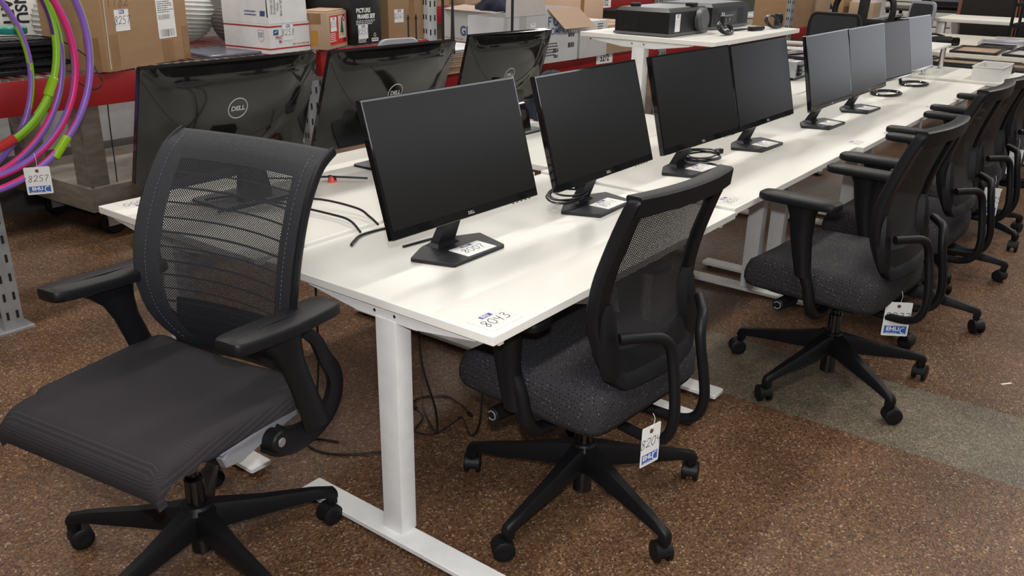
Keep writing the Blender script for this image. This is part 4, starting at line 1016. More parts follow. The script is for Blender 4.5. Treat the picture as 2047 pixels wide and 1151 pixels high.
# black picture-frame carton
pf = carton('black carton printed PICTURE FRAMES SET with sticker 8257', (1.880, 2.415, zs_), R(3), .215, .30, .30, M_blackbox, tape=False)
text(pf, 'PICTURE', .030, at(SX, .085, -.0006, .168), M_tag, bold=.0010, sx=.9); text(pf, 'FRAMES SET', .030, at(SX, .105, -.0006, .138), M_tag, bold=.0014, sx=.82)
small_print(pf, at(SX, .10, 0, .110), .14, .025, 3, M_tag, seed=6); small_print(pf, at(SX, .080, 0, .020), .08, .022, 4, M_tag, seed=8)
sticker(pf, at(SX, .078, -.0004, .064), '8257', .072, .070)
k = MB(); k.prism(rect(.050, .018), .0002, .0008, M=at(SX, .165, 0, .020)); bb = k.build('bar_code_panel', M_tag, pf); bar_code(bb, at(SX, .165, -.0004, .021), .044, .010, 18)
k = MB()
for a in (90, 210, 330): k.prism([(-.006, -.0018), (.006, -.0018), (.006, .0018), (-.006, .0018)], .0004, .0008, M=at(SX, .165, 0, .044) @ Matrix.Translation((.007 * math.cos(R(a)), .007 * math.sin(R(a)), 0)) @ Matrix.Rotation(R(a + 90), 4, 'Z'))
o = k.build('recycle_mark', M_tag, pf, smooth=0); o['kind'] = 'stuff'

b82 = carton('tall brown box with two printed arrows and sticker 8260', (2.165, 2.44, zs_), R(0), .272, .45, .52, M_card, tape=False)
sticker(b82, at(SX, .080, -.0004, .128), '8260', .072, .068)
for x in (.150, .212):
    k = MB(); k.prism([(-.006, -.08), (.006, -.08), (.006, .04), (.013, .04), (0, .07), (-.013, .04), (-.006, .04)], .0002, .0007, M=at(SX, x, 0, .065)); k.build('printed_arrow', M_ink, b82)
MB().box(.16, .20, -.0006, 0, 0, .5).build('tape', M_tape, b82)
# dark goods behind the row
bk = carton('black carton standing behind the postal box', (1.72, 2.86, zs_), R(2), .36, .3, .40, M_blackbox, tape=False)
# cut: dark end panel between the tall box and the white upright
dp = MB().box(0, .012, 0, .5, 0, .9, .003).build('black_panel', M_blackbox, None, loc=(2.405 + .055, 2.50, zs_)); dp.location = (2.445, 2.46, zs_); tag(dp, 'narrow black panel standing between the tall brown box and the white rack upright', 'panel')

# keyboards, wipes, boards on the left of the rack
def keyboard(label, x, y, z, rz, tilt=0, w_=.44, d=.15):
    t = thing('keyboard', label, 'keyboard', (x, y, z), rz, 'black keyboards piled on the rack'); M = Matrix.Rotation(tilt, 4, 'X')
    MB().prism(rpoly(rect(w_, d), .01, 3), 0, .018, .003, M=M).build('case', M_bdull, t)
    k = MB()
    for j in range(5):
        for i in range(15): k.box(-w_ / 2 + .015 + i * (w_ - .03) / 15, -w_ / 2 + .015 + (i + .86) * (w_ - .03) / 15, -d / 2 + .02 + j * .024, -d / 2 + .040 + j * .024, .018, .024, M=M)
    o = k.build('keys', M_bplast, t, smooth=0); o['kind'] = 'stuff'
    return t
zz0 = zs_
for i, (x, y, rz) in enumerate(((.24, 2.58, 8), (.25, 2.60, -6), (.22, 2.59, 12), (.26, 2.61, 3), (.23, 2.60, -9))):
    keyboard(['bottom keyboard of the pile at the far left of the rack', 'second keyboard up in the pile at the left of the rack', 'middle keyboard of the pile at the left of the rack', 'fourth keyboard up in the pile, turned slightly', 'top keyboard of the pile, cord draped across it'][i], x, y, zz0, R(rz)); zz0 += .0255
cable('thin black cord draped over the pile of keyboards and hanging at the beam', [(.12, 2.66, 1.082), (.26, 2.62, 1.084), (.40, 2.52, 1.080), (.465, 2.40, 1.02), (.49, 2.365, .95), (.50, 2.36, .91), (.46, 2.36, .89), (.41, 2.37, .92)], .0025)
wp = thing('wipes_tub', 'teal-lidded tub of wipes standing behind the keyboards', 'tub', (.405, 2.83, zs_))
MB().cyl((0, 0, 0), (0, 0, .125), .052, 32).build('body', mat('tub_label', (.16, .40, .38), .35, c2=(.30, .50, .48), nscale=14), wp)
MB().lathe([(.0, .124), (.053, .124), (.055, .128), (.055, .146), (.050, .152), (.02, .153), (.001, .153)], 32).build('lid', mat('teal_lid', (.02, .27, .22), .35), wp)
MB().lathe([(.0525, .085), (.0530, .085), (.0530, .104), (.0525, .104)], 32).build('label_band', mat('label_green', (.03, .28, .20), .4), wp); MB().lathe([(.0525, .106), (.0528, .106), (.0528, .122), (.0525, .122)], 32).build('white_band', M_tag, wp)
MB().box(.02, .056, -.02, .02, .0, .105, .004).build('blue_corner', mat('label_blue', (.03, .10, .40), .4), wp)
ib = thing('insulation_box', 'white insulation carton with black lettering standing at the top left', 'box', (.10, 3.27, zs_), R(-2))
MB().box(0, .78, 0, .2, 0, .55, .004).build('body', M_wbox, ib); ib_m = mat('carton_white2', (.72, .71, .68), .6)
ib.children[0].data.materials[0] = ib_m
for s_, x in (('ATION', .485), ('E INSU', .545)):
    text(ib, s_, .072, at(SX @ Matrix.Rotation(-PI / 2, 4, 'Z'), x, -.0006, .23 if s_ != 'ATION' else .12), M_ink, bold=.002)

# boards and cart under the rack
def board(label, x0, x1, y, z0, z1, m, s=None, th=.05):
    t = thing('insulation_board', label, 'board', (x0, y, z0)); MB().box(0, x1 - x0, 0, th, 0, z1 - z0, .003).build('panel', m, t)
    if s: text(t, s, .10, at(SX @ Matrix.Rotation(PI / 2, 4, 'Z'), .075, -.0006, z1 - z0 - .19), mat('grey_print', (.08, .08, .08), .6), bold=.0005, sx=1)
    return t
M_brd = mat('foam_board', (.46, .46, .47), .7, c2=(.42, .42, .43)); 
board('white insulation board printed TundraSe behind the wooden cart', 1.17, 2.05, 4.0, .321, .74, M_brd, 'TundraSe')
board('white insulation board left of the printed one under the rack', .10, 1.165, 4.0, .321, .74, M_brd)
board('cream insulation board leaning higher behind the printed one', 1.20, 2.3, 4.055, .321, .80, mat('foam_board_cream', (.42, .40, .33), .7))
bs = MB().box(0, 3.2, 0, .12, 0, .32, .004).build('plinth', mat('plinth_grey', (.075, .07, .07), .6), None, loc=(-.3, 3.99, 0)); tag(bs, 'dark grey plinth that the insulation boards stand on', 'plinth')
ct = thing('wooden_cart', 'weathered wooden cart on casters under the rack', 'cart', (.80, 3.17, 0), R(2))
MB().box(0, 1.5, 0, .75, .245, .285, .004).build('deck', M_wood, ct)
MB().box(-.01, 1.51, -.022, .012, .165, .287, .004).build('side_rail', M_wood, ct); MB().box(-.024, .008, -.02, .77, .165, .287, .004).build('end_rail', M_wood, ct); MB().box(-.01, 1.51, .74, .77, .165, .287, .004).build('side_rail', M_wood, ct)
for x, y in ((.0, .01), (.0, .60)):
    MB().box(x, x + .10, y, y + .022, .287, .88, .003).build('post_board', M_wood, ct); MB().box(x - .0, x + .022, y + .024, y + .13, .287, .88, .003).build('post_board', M_wood, ct)
for x, y in ((.12, .10), (.12, .65), (1.38, .10), (1.38, .65)):
    c = MB().box(x - .03, x + .03, y - .035, y + .035, .155, .165, .001).box(x - .025, x + .045, y - .03, y - .025, .05, .158).box(x - .025, x + .045, y + .025, y + .03, .05, .158).build('caster', M_silver, ct)
    MB().cyl((x + .02, y - .020, .065), (x + .02, y + .020, .065), .065, 28).build('wheel', M_bdull, c)

# ---------------------------------------------------------------- goods on the lower rack
def flats(label, x, y, z0, wx, wy, h, n, m, cat='cardboard', rz=0, group=None):
    t = thing('flattened_boxes', label, cat, (x, y, z0), rz, group); rnd = random.Random(n)
    for i in range(n):
        dx, dy = rnd.uniform(0, .02), rnd.uniform(-.012, .012); MB().box(dx, wx - dx * .5, dy, wy + dy, i * h / n, (i + .82) * h / n, .001).build('sheet', m, t)
    return t
flats('pile of flattened brown boxes on the lower rack between the glossy monitors', 2.60, 2.43, .731, .42, .60, .115, 9, M_card2)
flats('few white boards lying on top of the flattened brown boxes', 2.60, 2.42, .848, .40, .66, .022, 3, mat('white_board', (.72, .72, .74), .5), 'board')
flats('flattened boxes supporting the big grey-white carton', 3.36, 2.66, .731, .50, .56, .088, 7, M_card2)
gd = carton('grey-white carton with dark blue GILDAN lettering on its side', (3.37, 2.63, .821), R(-7.9), .44, .585, .205, M_wbox, tape=False)
text(gd, 'GILDAN', .088, at(SL, -.0006, .235, .070), M_navyink, bold=.0022, sx=.95)
MB().box(-.0008, .0, .08, .16, .09, .17).build('tape_patch', mat('grey_tape', (.45, .45, .44), .4), gd)
small_print(gd, at(SL, -.0004, .45, .018), .22, .02, 1, M_gcard, seed=11)
MB().box(.0, .20, .02, .55, .206, .210, .0005, M=Matrix.Rotation(R(-6), 4, 'Y')).build('lid_flap', mat('pinkish_board', (.42, .33, .28), .7), gd)
nc = thing('cloth', 'navy cloth lying over the grey-white carton', 'cloth', (3.40, 2.68, 1.035), R(-8))
def lump(parent, name, m, cx, cy, cz, rx, ry_, rz_, seed, amp=.25):
    rnd = random.Random(seed); ph = [rnd.uniform(0, 6) for _ in range(6)]; nu, nv = 30, 16; rings = []
    for j in range(nv + 1):
        a = PI / 2 * (1 - j / nv) ; r = math.cos(a); z = math.sin(a); ring = []
        for i in range(nu):
            q = 2 * PI * i / nu; k = 1 + amp * (.5 * math.sin(3 * q + ph[0] + 3 * z) + .35 * math.sin(7 * q + ph[1] - 5 * z) + .2 * math.sin(13 * q + ph[2] + 9 * z))
            ring.append((cx + rx * max(r, .02) * k, cy, cz) if False else (cx + rx * max(r, .02) * k * math.cos(q), cy + ry_ * max(r, .02) * k * math.sin(q), cz + rz_ * z * (1 + amp * .5 * math.sin(5 * q + ph[3]) * r)))
        rings.append(ring)
    b = MB(); b.loft(rings); return b.build(name, m, parent, smooth=70)
lump(nc, 'folds', M_navy, .10, .10, -.006, .11, .15, .12, 4)
wb1 = thing('open_carton', 'white open carton with grey flap raised, left of the COMPANY carton', 'box', (3.0, 2.315, .731), R(-1))
b = MB(); W_, D_, H_ = .425, .28, .305
b.box(0, W_, 0, .004, 0, H_).box(0, .004, .004, D_, 0, H_).box(W_ - .004, W_, .004, D_, 0, H_).box(.004, W_ - .004, D_ - .004, D_, 0, H_); b.build('body', M_wbox, wb1, smooth=0)
MB().prism([(.02, 0), (W_, 0), (W_ + .06, .21), (.13, .21)], 0, .004, 0, M=Matrix.Translation((0, 0, H_)) @ Matrix.Rotation(R(-22), 4, 'X') @ SX).build('flap', M_gcard, wb1)
k = MB(); k.prism(rect(.05, .055), .0003, .0008, M=at(SX, .30, 0, .235)); st = k.build('lot_sticker', M_tag, wb1); handwrite(st, '825', .013, at(SX, .30, -.0008, .225)); text(st, 'EHLI', .010, at(SX, .30, -.0008, .255), M_dblue, bold=.0003)
MB().box(.16, .23, -.0008, 0, 0, H_).build('tape', mat('grey_tape', (.45, .45, .44), .4), wb1)
wb2 = thing('open_carton', 'white carton printed COMPANY with a kraft flap folded down over it', 'box', (3.435, 2.318, .731), R(-1.5))
b = MB(); W_, D_, H_ = .375, .28, .335
b.box(0, W_, 0, .004, 0, H_).box(0, .004, .004, D_, 0, H_).box(W_ - .004, W_, .004, D_, 0, H_).box(.004, W_ - .004, D_ - .004, D_, 0, H_); b.build('body', M_wbox, wb2, smooth=0)
MB().prism([(.02, .0), (.36, .0), (.52, -.135), (.16, -.135)], -.002, .002, 0, M=Matrix.Translation((0, -.004, H_ + .003)) @ Matrix.Rotation(R(-18), 4, 'X') @ SX).build('flap', M_cardp, wb2)
text(wb2, 'F O U', .085, at(SX, .13, -.0006, .255), M_navyink, bold=.001, sx=.9); text(wb2, 'COMPANY', .060, at(SX, .165, -.0006, .195), M_navyink, bold=.0008, sx=.95)
for x, z_, w_, h_ in ((.30, .165, .07, .025), (.30, .10, .07, .032), (.13, .075, .06, .024), (.13, .038, .05, .02)): bar_code(wb2, at(SX, x, -.0002, z_), w_, h_, 18)
small_print(wb2, at(SX, .09, 0, .085), .15, .09, 5, seed=12)
sw = carton('small white carton right of the COMPANY carton, below the tall desk edge', (3.835, 2.305, .731), R(-1), .34, .3, .24, M_wbox, tape=False)
bar_code(sw, at(SX, .06, -.0002, .17), .05, .03, 12); small_print(sw, at(SX, .25, 0, .20), .08, .05, 3, seed=3); small_print(sw, at(SX, .20, 0, .125), .16, .02, 1, seed=13)
carton('plain brown carton half hidden behind the tall desk leg', (4.20, 2.315, .731), R(-2), .50, .36, .20, M_card2)
carton('brown carton with a white edge behind the small white one', (4.19, 2.72, .731), R(-3), .55, .25, .36, M_cardp)
carton('large brown carton leaning over the far rack beam, hand-hold slot in its side', (7.42, 2.19, .731), R(-6), .40, .42, .50, M_card)
carton('narrow brown carton beside the large one on the far rack', (7.90, 2.135, .731), R(-4), .35, .42, .50, M_card2)
for i, (x, h) in enumerate(((4.6, .25), (5.3, .30), (6.2, .22))):
    carton(['brown carton on the far rack left of the 5152 card', 'taller brown carton on the far rack', 'low brown carton on the far rack near the card'][i], (x, 4.56, .916), R(2), .5, .6, h, M_card2 if i % 2 else M_card)
# black straps hanging at the rack
for i, (x, y, x2) in enumerate(((2.535, 2.38, 2.535), (2.585, 2.33, 2.56), (3.02, 2.26, 3.02))):
    b = MB(); wd = (.010, .012, .011)[i]
    b.loft([[(x2 - wd * k, y, z), (x2 + wd * k, y, z), (x2 + wd * k + (0 if i != 1 else -.0), y + .004, z), (x2 - wd * k, y + .004, z)] for z, k in ((1.95, .3 if i == 1 else 1), (1.2, .4 if i == 1 else 1), (.86 if i < 2 else .90, 1.6 if i == 1 else 1))])
    o = b.build('strap', mat('black_webbing', (.012, .012, .011), .7), None); tag(o, ['straight black strap hanging beside the white rack upright', 'tapering black strap hanging in front of the GILDAN carton', 'black strap hanging between the grey-white carton and the open white one'][i], 'strap')

# navy cloth heap at the back desk
nh = thing('cloth_heap', 'heap of navy cloth on the back-row desk beside the smallest glossy monitor', 'cloth', (2.16, 1.37, .6855)); lump(nh, 'folds', M_navy, 0, 0, 0, .16, .11, .21, 9, .22)

# ---------------------------------------------------------------- projectors on the tall desk
zg = 1.045
def cham_box(b, x0, x1, y0, y1, z0, z1, c, M=None, m=None):
    b.loft([[(x0, y0, z0), (x1, y0, z0), (x1, y1, z0), (x0, y1, z0)], [(x0, y0, z1 - c), (x1, y0, z1 - c), (x1, y1, z1 - c), (x0, y1, z1 - c)], [(x0 + c, y0 + c, z1), (x1 - c, y0 + c, z1), (x1 - c, y1 - c, z1), (x0 + c, y1 - c, z1)]], m, M)
def projector(label, x, y, wx, wy, lens, ports):
    t = thing('projector', label, 'projector', (x, y, zg), 0)
    b = MB(); cham_box(b, 0, wx, 0, wy, .014, .128, .016); b.build('housing', mat('projector_black', (.010, .010, .011), .35), t, smooth=0)
    MB().box(-.006, wx + .006, -.006, wy + .006, .003, .015, .003).build('skirt', mat('projector_grey', (.12, .12, .12), .5), t)
    MB().prism([(.03, .03), (wx - .03, .03), (wx - .03, wy - .03), (.03, wy - .03)], .1275, .1295).build('top_panel', M_lgrey, t)
    for fx, fy in ((.03, .03), (wx - .03, .03), (.03, wy - .03), (wx - .03, wy - .03)): MB().cyl((fx, fy, 0), (fx, fy, .005), .012, 12).build('foot', M_bdull, t)
    for i in range(9): MB().box(-.0015, .0, wy - .125, wy - .025, .030 + i * .009, .0345 + i * .009).build('vent', M_dark, t)
    if lens:
        lp = MB().cyl((.315, .004, .068), (.315, -.032, .068), .056, 36).build('lens_cap', mat('lens_grey', (.09, .095, .10), .38), t)
        MB().cyl((.315, -.031, .068), (.315, -.0345, .068), .045, 36).build('cap_face', mat('lens_grey2', (.11, .115, .12), .45), lp)
        sticker(t, at(SX, .085, -.0004, .062) @ Matrix.Rotation(R(0), 4, 'Z'), '8111', .052, .082)
    if ports:
        pp = MB().box(.09, .30, -.002, .001, .030, .085, .001).build('port_panel', M_greyp, t); pp.data.materials[0] = mat('port_panel_grey', (.035, .034, .038), .5)
        for i in range(7): MB().box(.10 + i * .024, .114 + i * .024, -.0035, -.0018, .062, .070).build('socket', M_silver, pp)
        for i in range(4): MB().cyl((.15 + i * .022, -.0015, .045), (.15 + i * .022, -.005, .045), .005, 12).build('jack', M_silver if i % 2 else M_dark, pp)
        for i in range(9):
            MB().box(.02, .07, -.0015, 0, .022 + i * .009, .026 + i * .009).build('vent', M_dark, t); MB().box(.33, .40, -.0015, 0, .022 + i * .009, .026 + i * .009).build('vent', M_dark, t)
    return t
p1 = projector('black projector with round grey lens cap and lot sticker, left on the tall desk', 2.565, .985, .41, .295, True, False)
MB().cyl((.06, .22, .128), (.06, .22, .146), .026, 24).build('zoom_knob', M_bplast, p1); MB().box(.27, .33, .02, .06, .128, .146, .004).build('handle_block', M_bdull, p1)
p2 = projector('black projector with its port panel facing the camera, right on the tall desk', 3.10, 1.02, .46, .33, False, True)
def coil_up(label, c, rx, rz_, n, rz, seed):
    t = thing('cable_coil', label, 'cable', c, rz); rnd = random.Random(seed); P = []
    for k in range(n):
        for j in range(8):
            a = 2 * PI * j / 8; P.append((rx * rnd.uniform(.85, 1.1) * math.cos(a), k * .007 - n * .0035 + .02 * math.sin(a), .004 + rz_ + rz_ * rnd.uniform(.88, 1.0) * math.sin(a)))
    MB().tube(spline(P, 4), .0036, 8).build('cord', M_cable, t); return t
c1 = coil_up('coiled black power cord with upright plug in front of the first projector', (2.925, .865, zg), .075, .028, 4, .1, 2)
pg = MB().box(-.052, -.026, -.010, .010, .060, .090, .004).build('plug', M_bdull, c1)
for dx, dy in ((-.045, .004), (-.033, .004), (-.039, -.005)): MB().cyl((dx, dy, .089), (dx, dy, .107), .0022, 8).build('pin', M_silver, pg)
MB().tube(spline([(-.03, 0, .064), (-.02, 0, .045), (.0, .0, .03)], 4), .0036, 8).build('lead', M_cable, c1)
ad = thing('power_adapter', 'black cable adapter lying on the tall desk between the two coils', 'plug', (3.27, .845, zg), R(-10)); MB().box(-.055, .045, -.018, .018, 0, .022, .006).build('body', M_bdull, ad); MB().tube(spline([(-.055, 0, .012), (-.10, .02, .012), (-.16, .05, .006), (-.22, .03, .008)], 5), .0035, 8).build('lead', M_cable, ad); MB().cyl((.045, 0, .011), (.072, 0, .011), .010, 12).build('plug_end', M_bplast, ad)
c2 = coil_up('coiled black cord standing on edge at the right of the tall desk', (3.47, .84, zg), .055, .032, 4, -.2, 6)
cable('black cord running along the tall desk from the projectors to the right coil', [(3.05, .93, zg + .004), (3.18, .90, zg + .004), (3.30, .90, zg + .004), (3.42, .87, zg + .006)], .0034)
gr = thing('adapter_block', 'grey rubber block standing behind the right cord coil on the tall desk', 'adapter', (3.548, .835, zg), R(-15)); MB().box(-.02, .02, -.016, .016, 0, .075, .008).build('body', M_base, gr); MB().tube([(.012 * math.cos(a), -.017, .045 + .018 * math.sin(a)) for a in [2 * PI * i / 16 for i in range(16)]], .003, 6, closed=True).build('loop', M_bplast, gr)

# ---------------------------------------------------------------- opened receiver and frames on the back-row desk
rc = thing('receiver', 'opened silver metal receiver with drilled rear panel on the back-row desk', 'receiver', (4.25, .955, .672), R(2))
MB().box(0, .43, 0, .34, .018, .118, .002).build('chassis', mat('galvanised', (.42, .44, .45), .35, metal=.7), rc)
rp_ = MB().box(.0, .43, -.003, 0, .020, .118, .0005).build('rear_panel', mat('rear_panel_grey', (.30, .33, .34), .45, metal=.3), rc)
rnd = random.Random(5)
for i in range(16): MB().cyl((.13 + (i % 8) * .036, -.004, .045 + (i // 8) * .038 + rnd.uniform(-.008, .008)), (.13 + (i % 8) * .036, -.006, .045 + (i // 8) * .038), .005, 10).build('hole', M_dark, rp_)
for z_ in (.03, .055, .08): MB().box(.015, .065, -.022, -.003, z_, z_ + .018, .003).build('terminal', M_bdull, rp_)
MB().cyl((.12, -.004, .045), (.12, -.007, .045), .007, 12).build('green_button', mat('green_plastic', (.02, .30, .12), .5), rp_)
MB().box(.05, .22, .06, .20, .118, .120).build('paper_note', mat('grey_note', (.40, .42, .46), .6), rc)
for fx, fy in ((.04, .04), (.39, .04), (.04, .30), (.39, .30)): MB().cyl((fx, fy, 0), (fx, fy, .020), .018, 16).build('foot', M_bdull, rc)
def pic_frame(label, x, y, z, wx, wy, rz, m, inner, tx=0, bw=.022, h=.018, group='picture frames laid out on the far tables'):
    t = thing('picture_frame', label, 'frame', (x, y, z), rz, group); M = Matrix.Rotation(tx, 4, 'X')
    for a in ((-wx / 2, wx / 2, -wy / 2, -wy / 2 + bw), (-wx / 2, wx / 2, wy / 2 - bw, wy / 2), (-wx / 2, -wx / 2 + bw, -wy / 2 + bw, wy / 2 - bw), (wx / 2 - bw, wx / 2, -wy / 2 + bw, wy / 2 - bw)):
        MB().box(*a, 0, h, .002, M=M).build('frame_side', m, t)
    MB().box(-wx / 2 + bw, wx / 2 - bw, -wy / 2 + bw, wy / 2 - bw, .003, h * .45, M=M).build('picture', inner, t, smooth=0)
    return t
M_glass = mat('picture_glass', (.05, .055, .06), .05, spec=.8); M_photo = mat('faded_print', (.50, .42, .36), .25, c2=(.25, .18, .13), nscale=3); M_pale = mat('pale_print', (.68, .66, .66), .2, c2=(.50, .42, .44), nscale=9)
M_fblk = mat('frame_black', (.010, .010, .010), .3); M_fslv = mat('frame_silver', (.50, .50, .54), .3, metal=.5); M_fbrn = mat('frame_brown', (.09, .035, .015), .35); M_tan = mat('tan_mirror', (.42, .27, .17), .12, c2=(.50, .36, .25), nscale=2)
pic_frame('black picture frame resting on top of the opened receiver', 4.62, 1.12, .793, .50, .36, R(6), M_fblk, M_pale)
pic_frame('silver picture frame stacked crosswise above the receiver', 4.68, 1.20, .813, .46, .34, R(-14), M_fslv, M_photo)
pic_frame('thin white picture frame topmost above the receiver', 4.72, 1.22, .833, .44, .32, R(12), M_white, M_glass)

# ---------------------------------------------------------------- white riser, bin and far tables
rs = thing('monitor_riser', 'white riser shelf on two chrome posts behind the farthest monitors', 'shelf', (4.99, .33, .690))
MB().box(0, .62, .03, .28, .145, .163, .003).build('shelf_top', M_white, rs)
for x in (.05, .50): 
    MB().cyl((x, .05, .004), (x, .05, .146), .018, 20).build('post', M_chrome, rs); MB().cyl((x, .05, 0), (x, .05, .005), .030, 20).build('post_foot', M_silver, rs)
bn = thing('storage_bin', 'open white plastic bin on the desk behind the farthest monitors', 'bin', (4.99, -.085, .690))
b = MB(); b.box(0, .36, 0, .17, 0, .004); b.box(0, .004, 0, .17, .004, .085).box(.356, .36, 0, .17, .004, .085).box(.004, .356, 0, .004, .004, .085).box(.004, .356, .166, .17, .004, .085); b.build('body', mat('bin_white', (.66, .66, .63), .4), bn, smooth=0)
b = MB(); b.tube([(-.003, -.003, .086), (.363, -.003, .086), (.363, .173, .086), (-.003, .173, .086)], .004, 6, closed=True); b.build('rim', mat('bin_white', (.66, .66, .63), .4), bn)
MB().box(.10, .30, .05, .12, .004, .06, .004).build('divider', M_lgrey, bn)
cable('black adapter cord lying in a loop behind the white bin', [(5.42, .13, .70), (5.46, .06, .72), (5.50, .0, .76), (5.52, -.05, .75), (5.50, -.08, .71), (5.46, -.05, .695)], .006)
def table(label, x0, x1, y0, y1, z, m, legs=.05, th=.03, lm=None, name='table'):
    t = thing(name, label, 'table', (x0, y0, 0)); MB().box(0, x1 - x0, 0, y1 - y0, z - th, z, .003).build('tabletop', m, t)
    for lx in (.06, x1 - x0 - .06):
        for ly in (.06, y1 - y0 - .06): MB().box(lx - legs / 2, lx + legs / 2, ly - legs / 2, ly + legs / 2, 0, z - th, .003).build('leg', lm or M_bplast, t)
    return t
M_cream = mat('cream_tabletop', (.52, .49, .43), .4)
table('cream folding table under the nearest picture frames at the right', 6.175, 7.05, -1.35, 1.02, .735, M_cream)
table('second cream folding table carrying frames, farther right', 7.07, 8.0, -1.35, 1.02, .735, M_cream)
pic_frame('wide mirror-like frame lying flat at the end of the white row', 5.80, .17, .700, .34, .72, R(0), M_fblk, M_tan, bw=.03, h=.022)  # the mirror's warm reflection is painted as the tan panel colour
pic_frame('black frame with pale red-and-white print at the end of the white row', 5.80, -.42, .700, .34, .42, R(1), M_fblk, M_pale, bw=.035, h=.02)
frs = [('brown frame with amber mat lying nearest on the cream table', 6.47, .33, .52, .33, 2, M_fblk, M_tan), ('pale floral print in a black frame beside the amber-matted one', 6.47, -.08, .50, .40, -2, M_fblk, M_pale),
 ('small black frame behind the amber-matted one', 6.90, .28, .28, .26, 3, M_fblk, M_glass), ('second small black frame behind, nearer the aisle', 6.90, -.04, .28, .30, -3, M_fblk, M_glass),
 ('black frame at the near aisle corner of the cream table', 6.60, -.52, .44, .36, 4, M_fblk, M_glass), ('silver-edged frame at the front of the second cream table', 7.30, .30, .34, .36, 6, M_fslv, M_glass),
 ('black-edged frame in the middle of the second cream table', 7.30, -.08, .34, .34, -5, M_fblk, M_pale), ('dark frame at the aisle side of the second cream table', 7.32, -.45, .34, .30, 3, M_fblk, M_glass),
 ('long white-edged frame at the back of the second cream table', 7.72, .22, .26, .42, 8, M_fslv, M_photo), ('black frame at the back of the second cream table', 7.74, -.22, .26, .36, -4, M_fblk, M_glass), ('thin black frame at the far aisle corner', 7.74, -.60, .26, .30, 5, M_fblk, M_glass),
 ('white-edged frame lying behind the black camcorder bag', 7.25, .83, .22, .20, 14, M_fslv, M_glass)]
for i, (lab, x, y, wx, wy, rz, m_, inn) in enumerate(frs): pic_frame(lab, x, y, .7352, wx, wy, R(rz), m_, inn)
cb = thing('camcorder', 'black camcorder lying on the cream table beyond the farthest monitor', 'camera', (6.62, .66, .735), R(-65))
b = MB(); b.loft([[(x, r_ * .8 * math.cos(a), .042 + r_ * math.sin(a)) for a in [2 * PI * i / 14 for i in range(14)]] for x, r_ in ((-.13, .02), (-.11, .034), (0, .042), (.09, .040), (.10, .030))]); b.build('body', M_bplast, cb)
MB().cyl((.095, 0, .042), (.15, 0, .042), .034, 24).build('lens', M_gloss, cb); MB().tube(spline([(-.10, .02, .075), (-.04, .03, .095), (.04, .02, .078)], 5), .009, 8).build('grip_strap', M_bdull, cb)
fd = table('white desk raised behind the frame tables at the top right', 9.15, 9.95, -.75, 1.28, .80, M_white, legs=.08, lm=M_wmetal, th=.035, name='desk')
for i, (y, rz) in enumerate(((.98, 2), (.35, -3))):
    sp = thing('loudspeaker', ['walnut-sided black loudspeaker cabinet behind the raised white desk', 'second walnut-sided loudspeaker cabinet nearer the wire shelving'][i], 'speaker', (10.35, y - .28, 0), R(rz))
    MB().box(0, .45, 0, .62, .02, 1.03, .004).build('cabinet', M_walnut, sp); MB().box(-.012, 0, .04, .58, .06, .99, .004).build('grille', M_fabr, sp)
    for fx, fy in ((.05, .05), (.4, .05), (.05, .57), (.4, .57)): MB().cyl((fx, fy, 0), (fx, fy, .022), .02, 10).build('foot', M_bdull, sp)
pt = table('dark folding table under the black printers', 11.0, 11.75, 1.15, 2.35, .78, mat('dark_tabletop', (.035, .03, .028), .4), legs=.04)
for i, (z_, w_) in enumerate(((.78, .62), (.985, .56))):
    pr_ = thing('printer', ['lower black printer on the dark folding table', 'upper black printer stacked on the lower one'][i], 'printer', (11.05, 1.28 + i * .03, z_))
    b = MB(); cham_box(b, 0, .42, 0, w_, .012, .200, .02); b.build('housing', M_bplast, pr_, smooth=0); MB().box(-.04, .02, .06, w_ - .06, .03, .05, .003).build('paper_tray', M_bdull, pr_); MB().box(-.004, .0, .10, w_ - .12, .10, .15, .001).build('control_panel', M_greyp, pr_)
    MB().box(.02, .40, .02, w_ - .02, 0, .013).build('foot_plate', M_bdull, pr_)
for i, (y, m_, w_) in enumerate(((.92, mat('pale_panel_a', (.55, .47, .37), .6), .20), (.70, mat('pale_panel_b', (.60, .50, .38), .6), .20), (.44, mat('pale_panel_c', (.62, .58, .52), .6), .22), (.26, M_walnut, .10))):
    o = MB().box(0, .03, 0, w_, 0, .55, .003).build('panel', m_, None, loc=(10.45 + i * .03, y, 1.031)); tag(o, ['leftmost cream panel standing on the loudspeakers', 'middle cream panel standing on the loudspeakers', 'white-edged panel standing on the loudspeakers', 'brown narrow panel at the right of the pale ones'][i], 'panel')
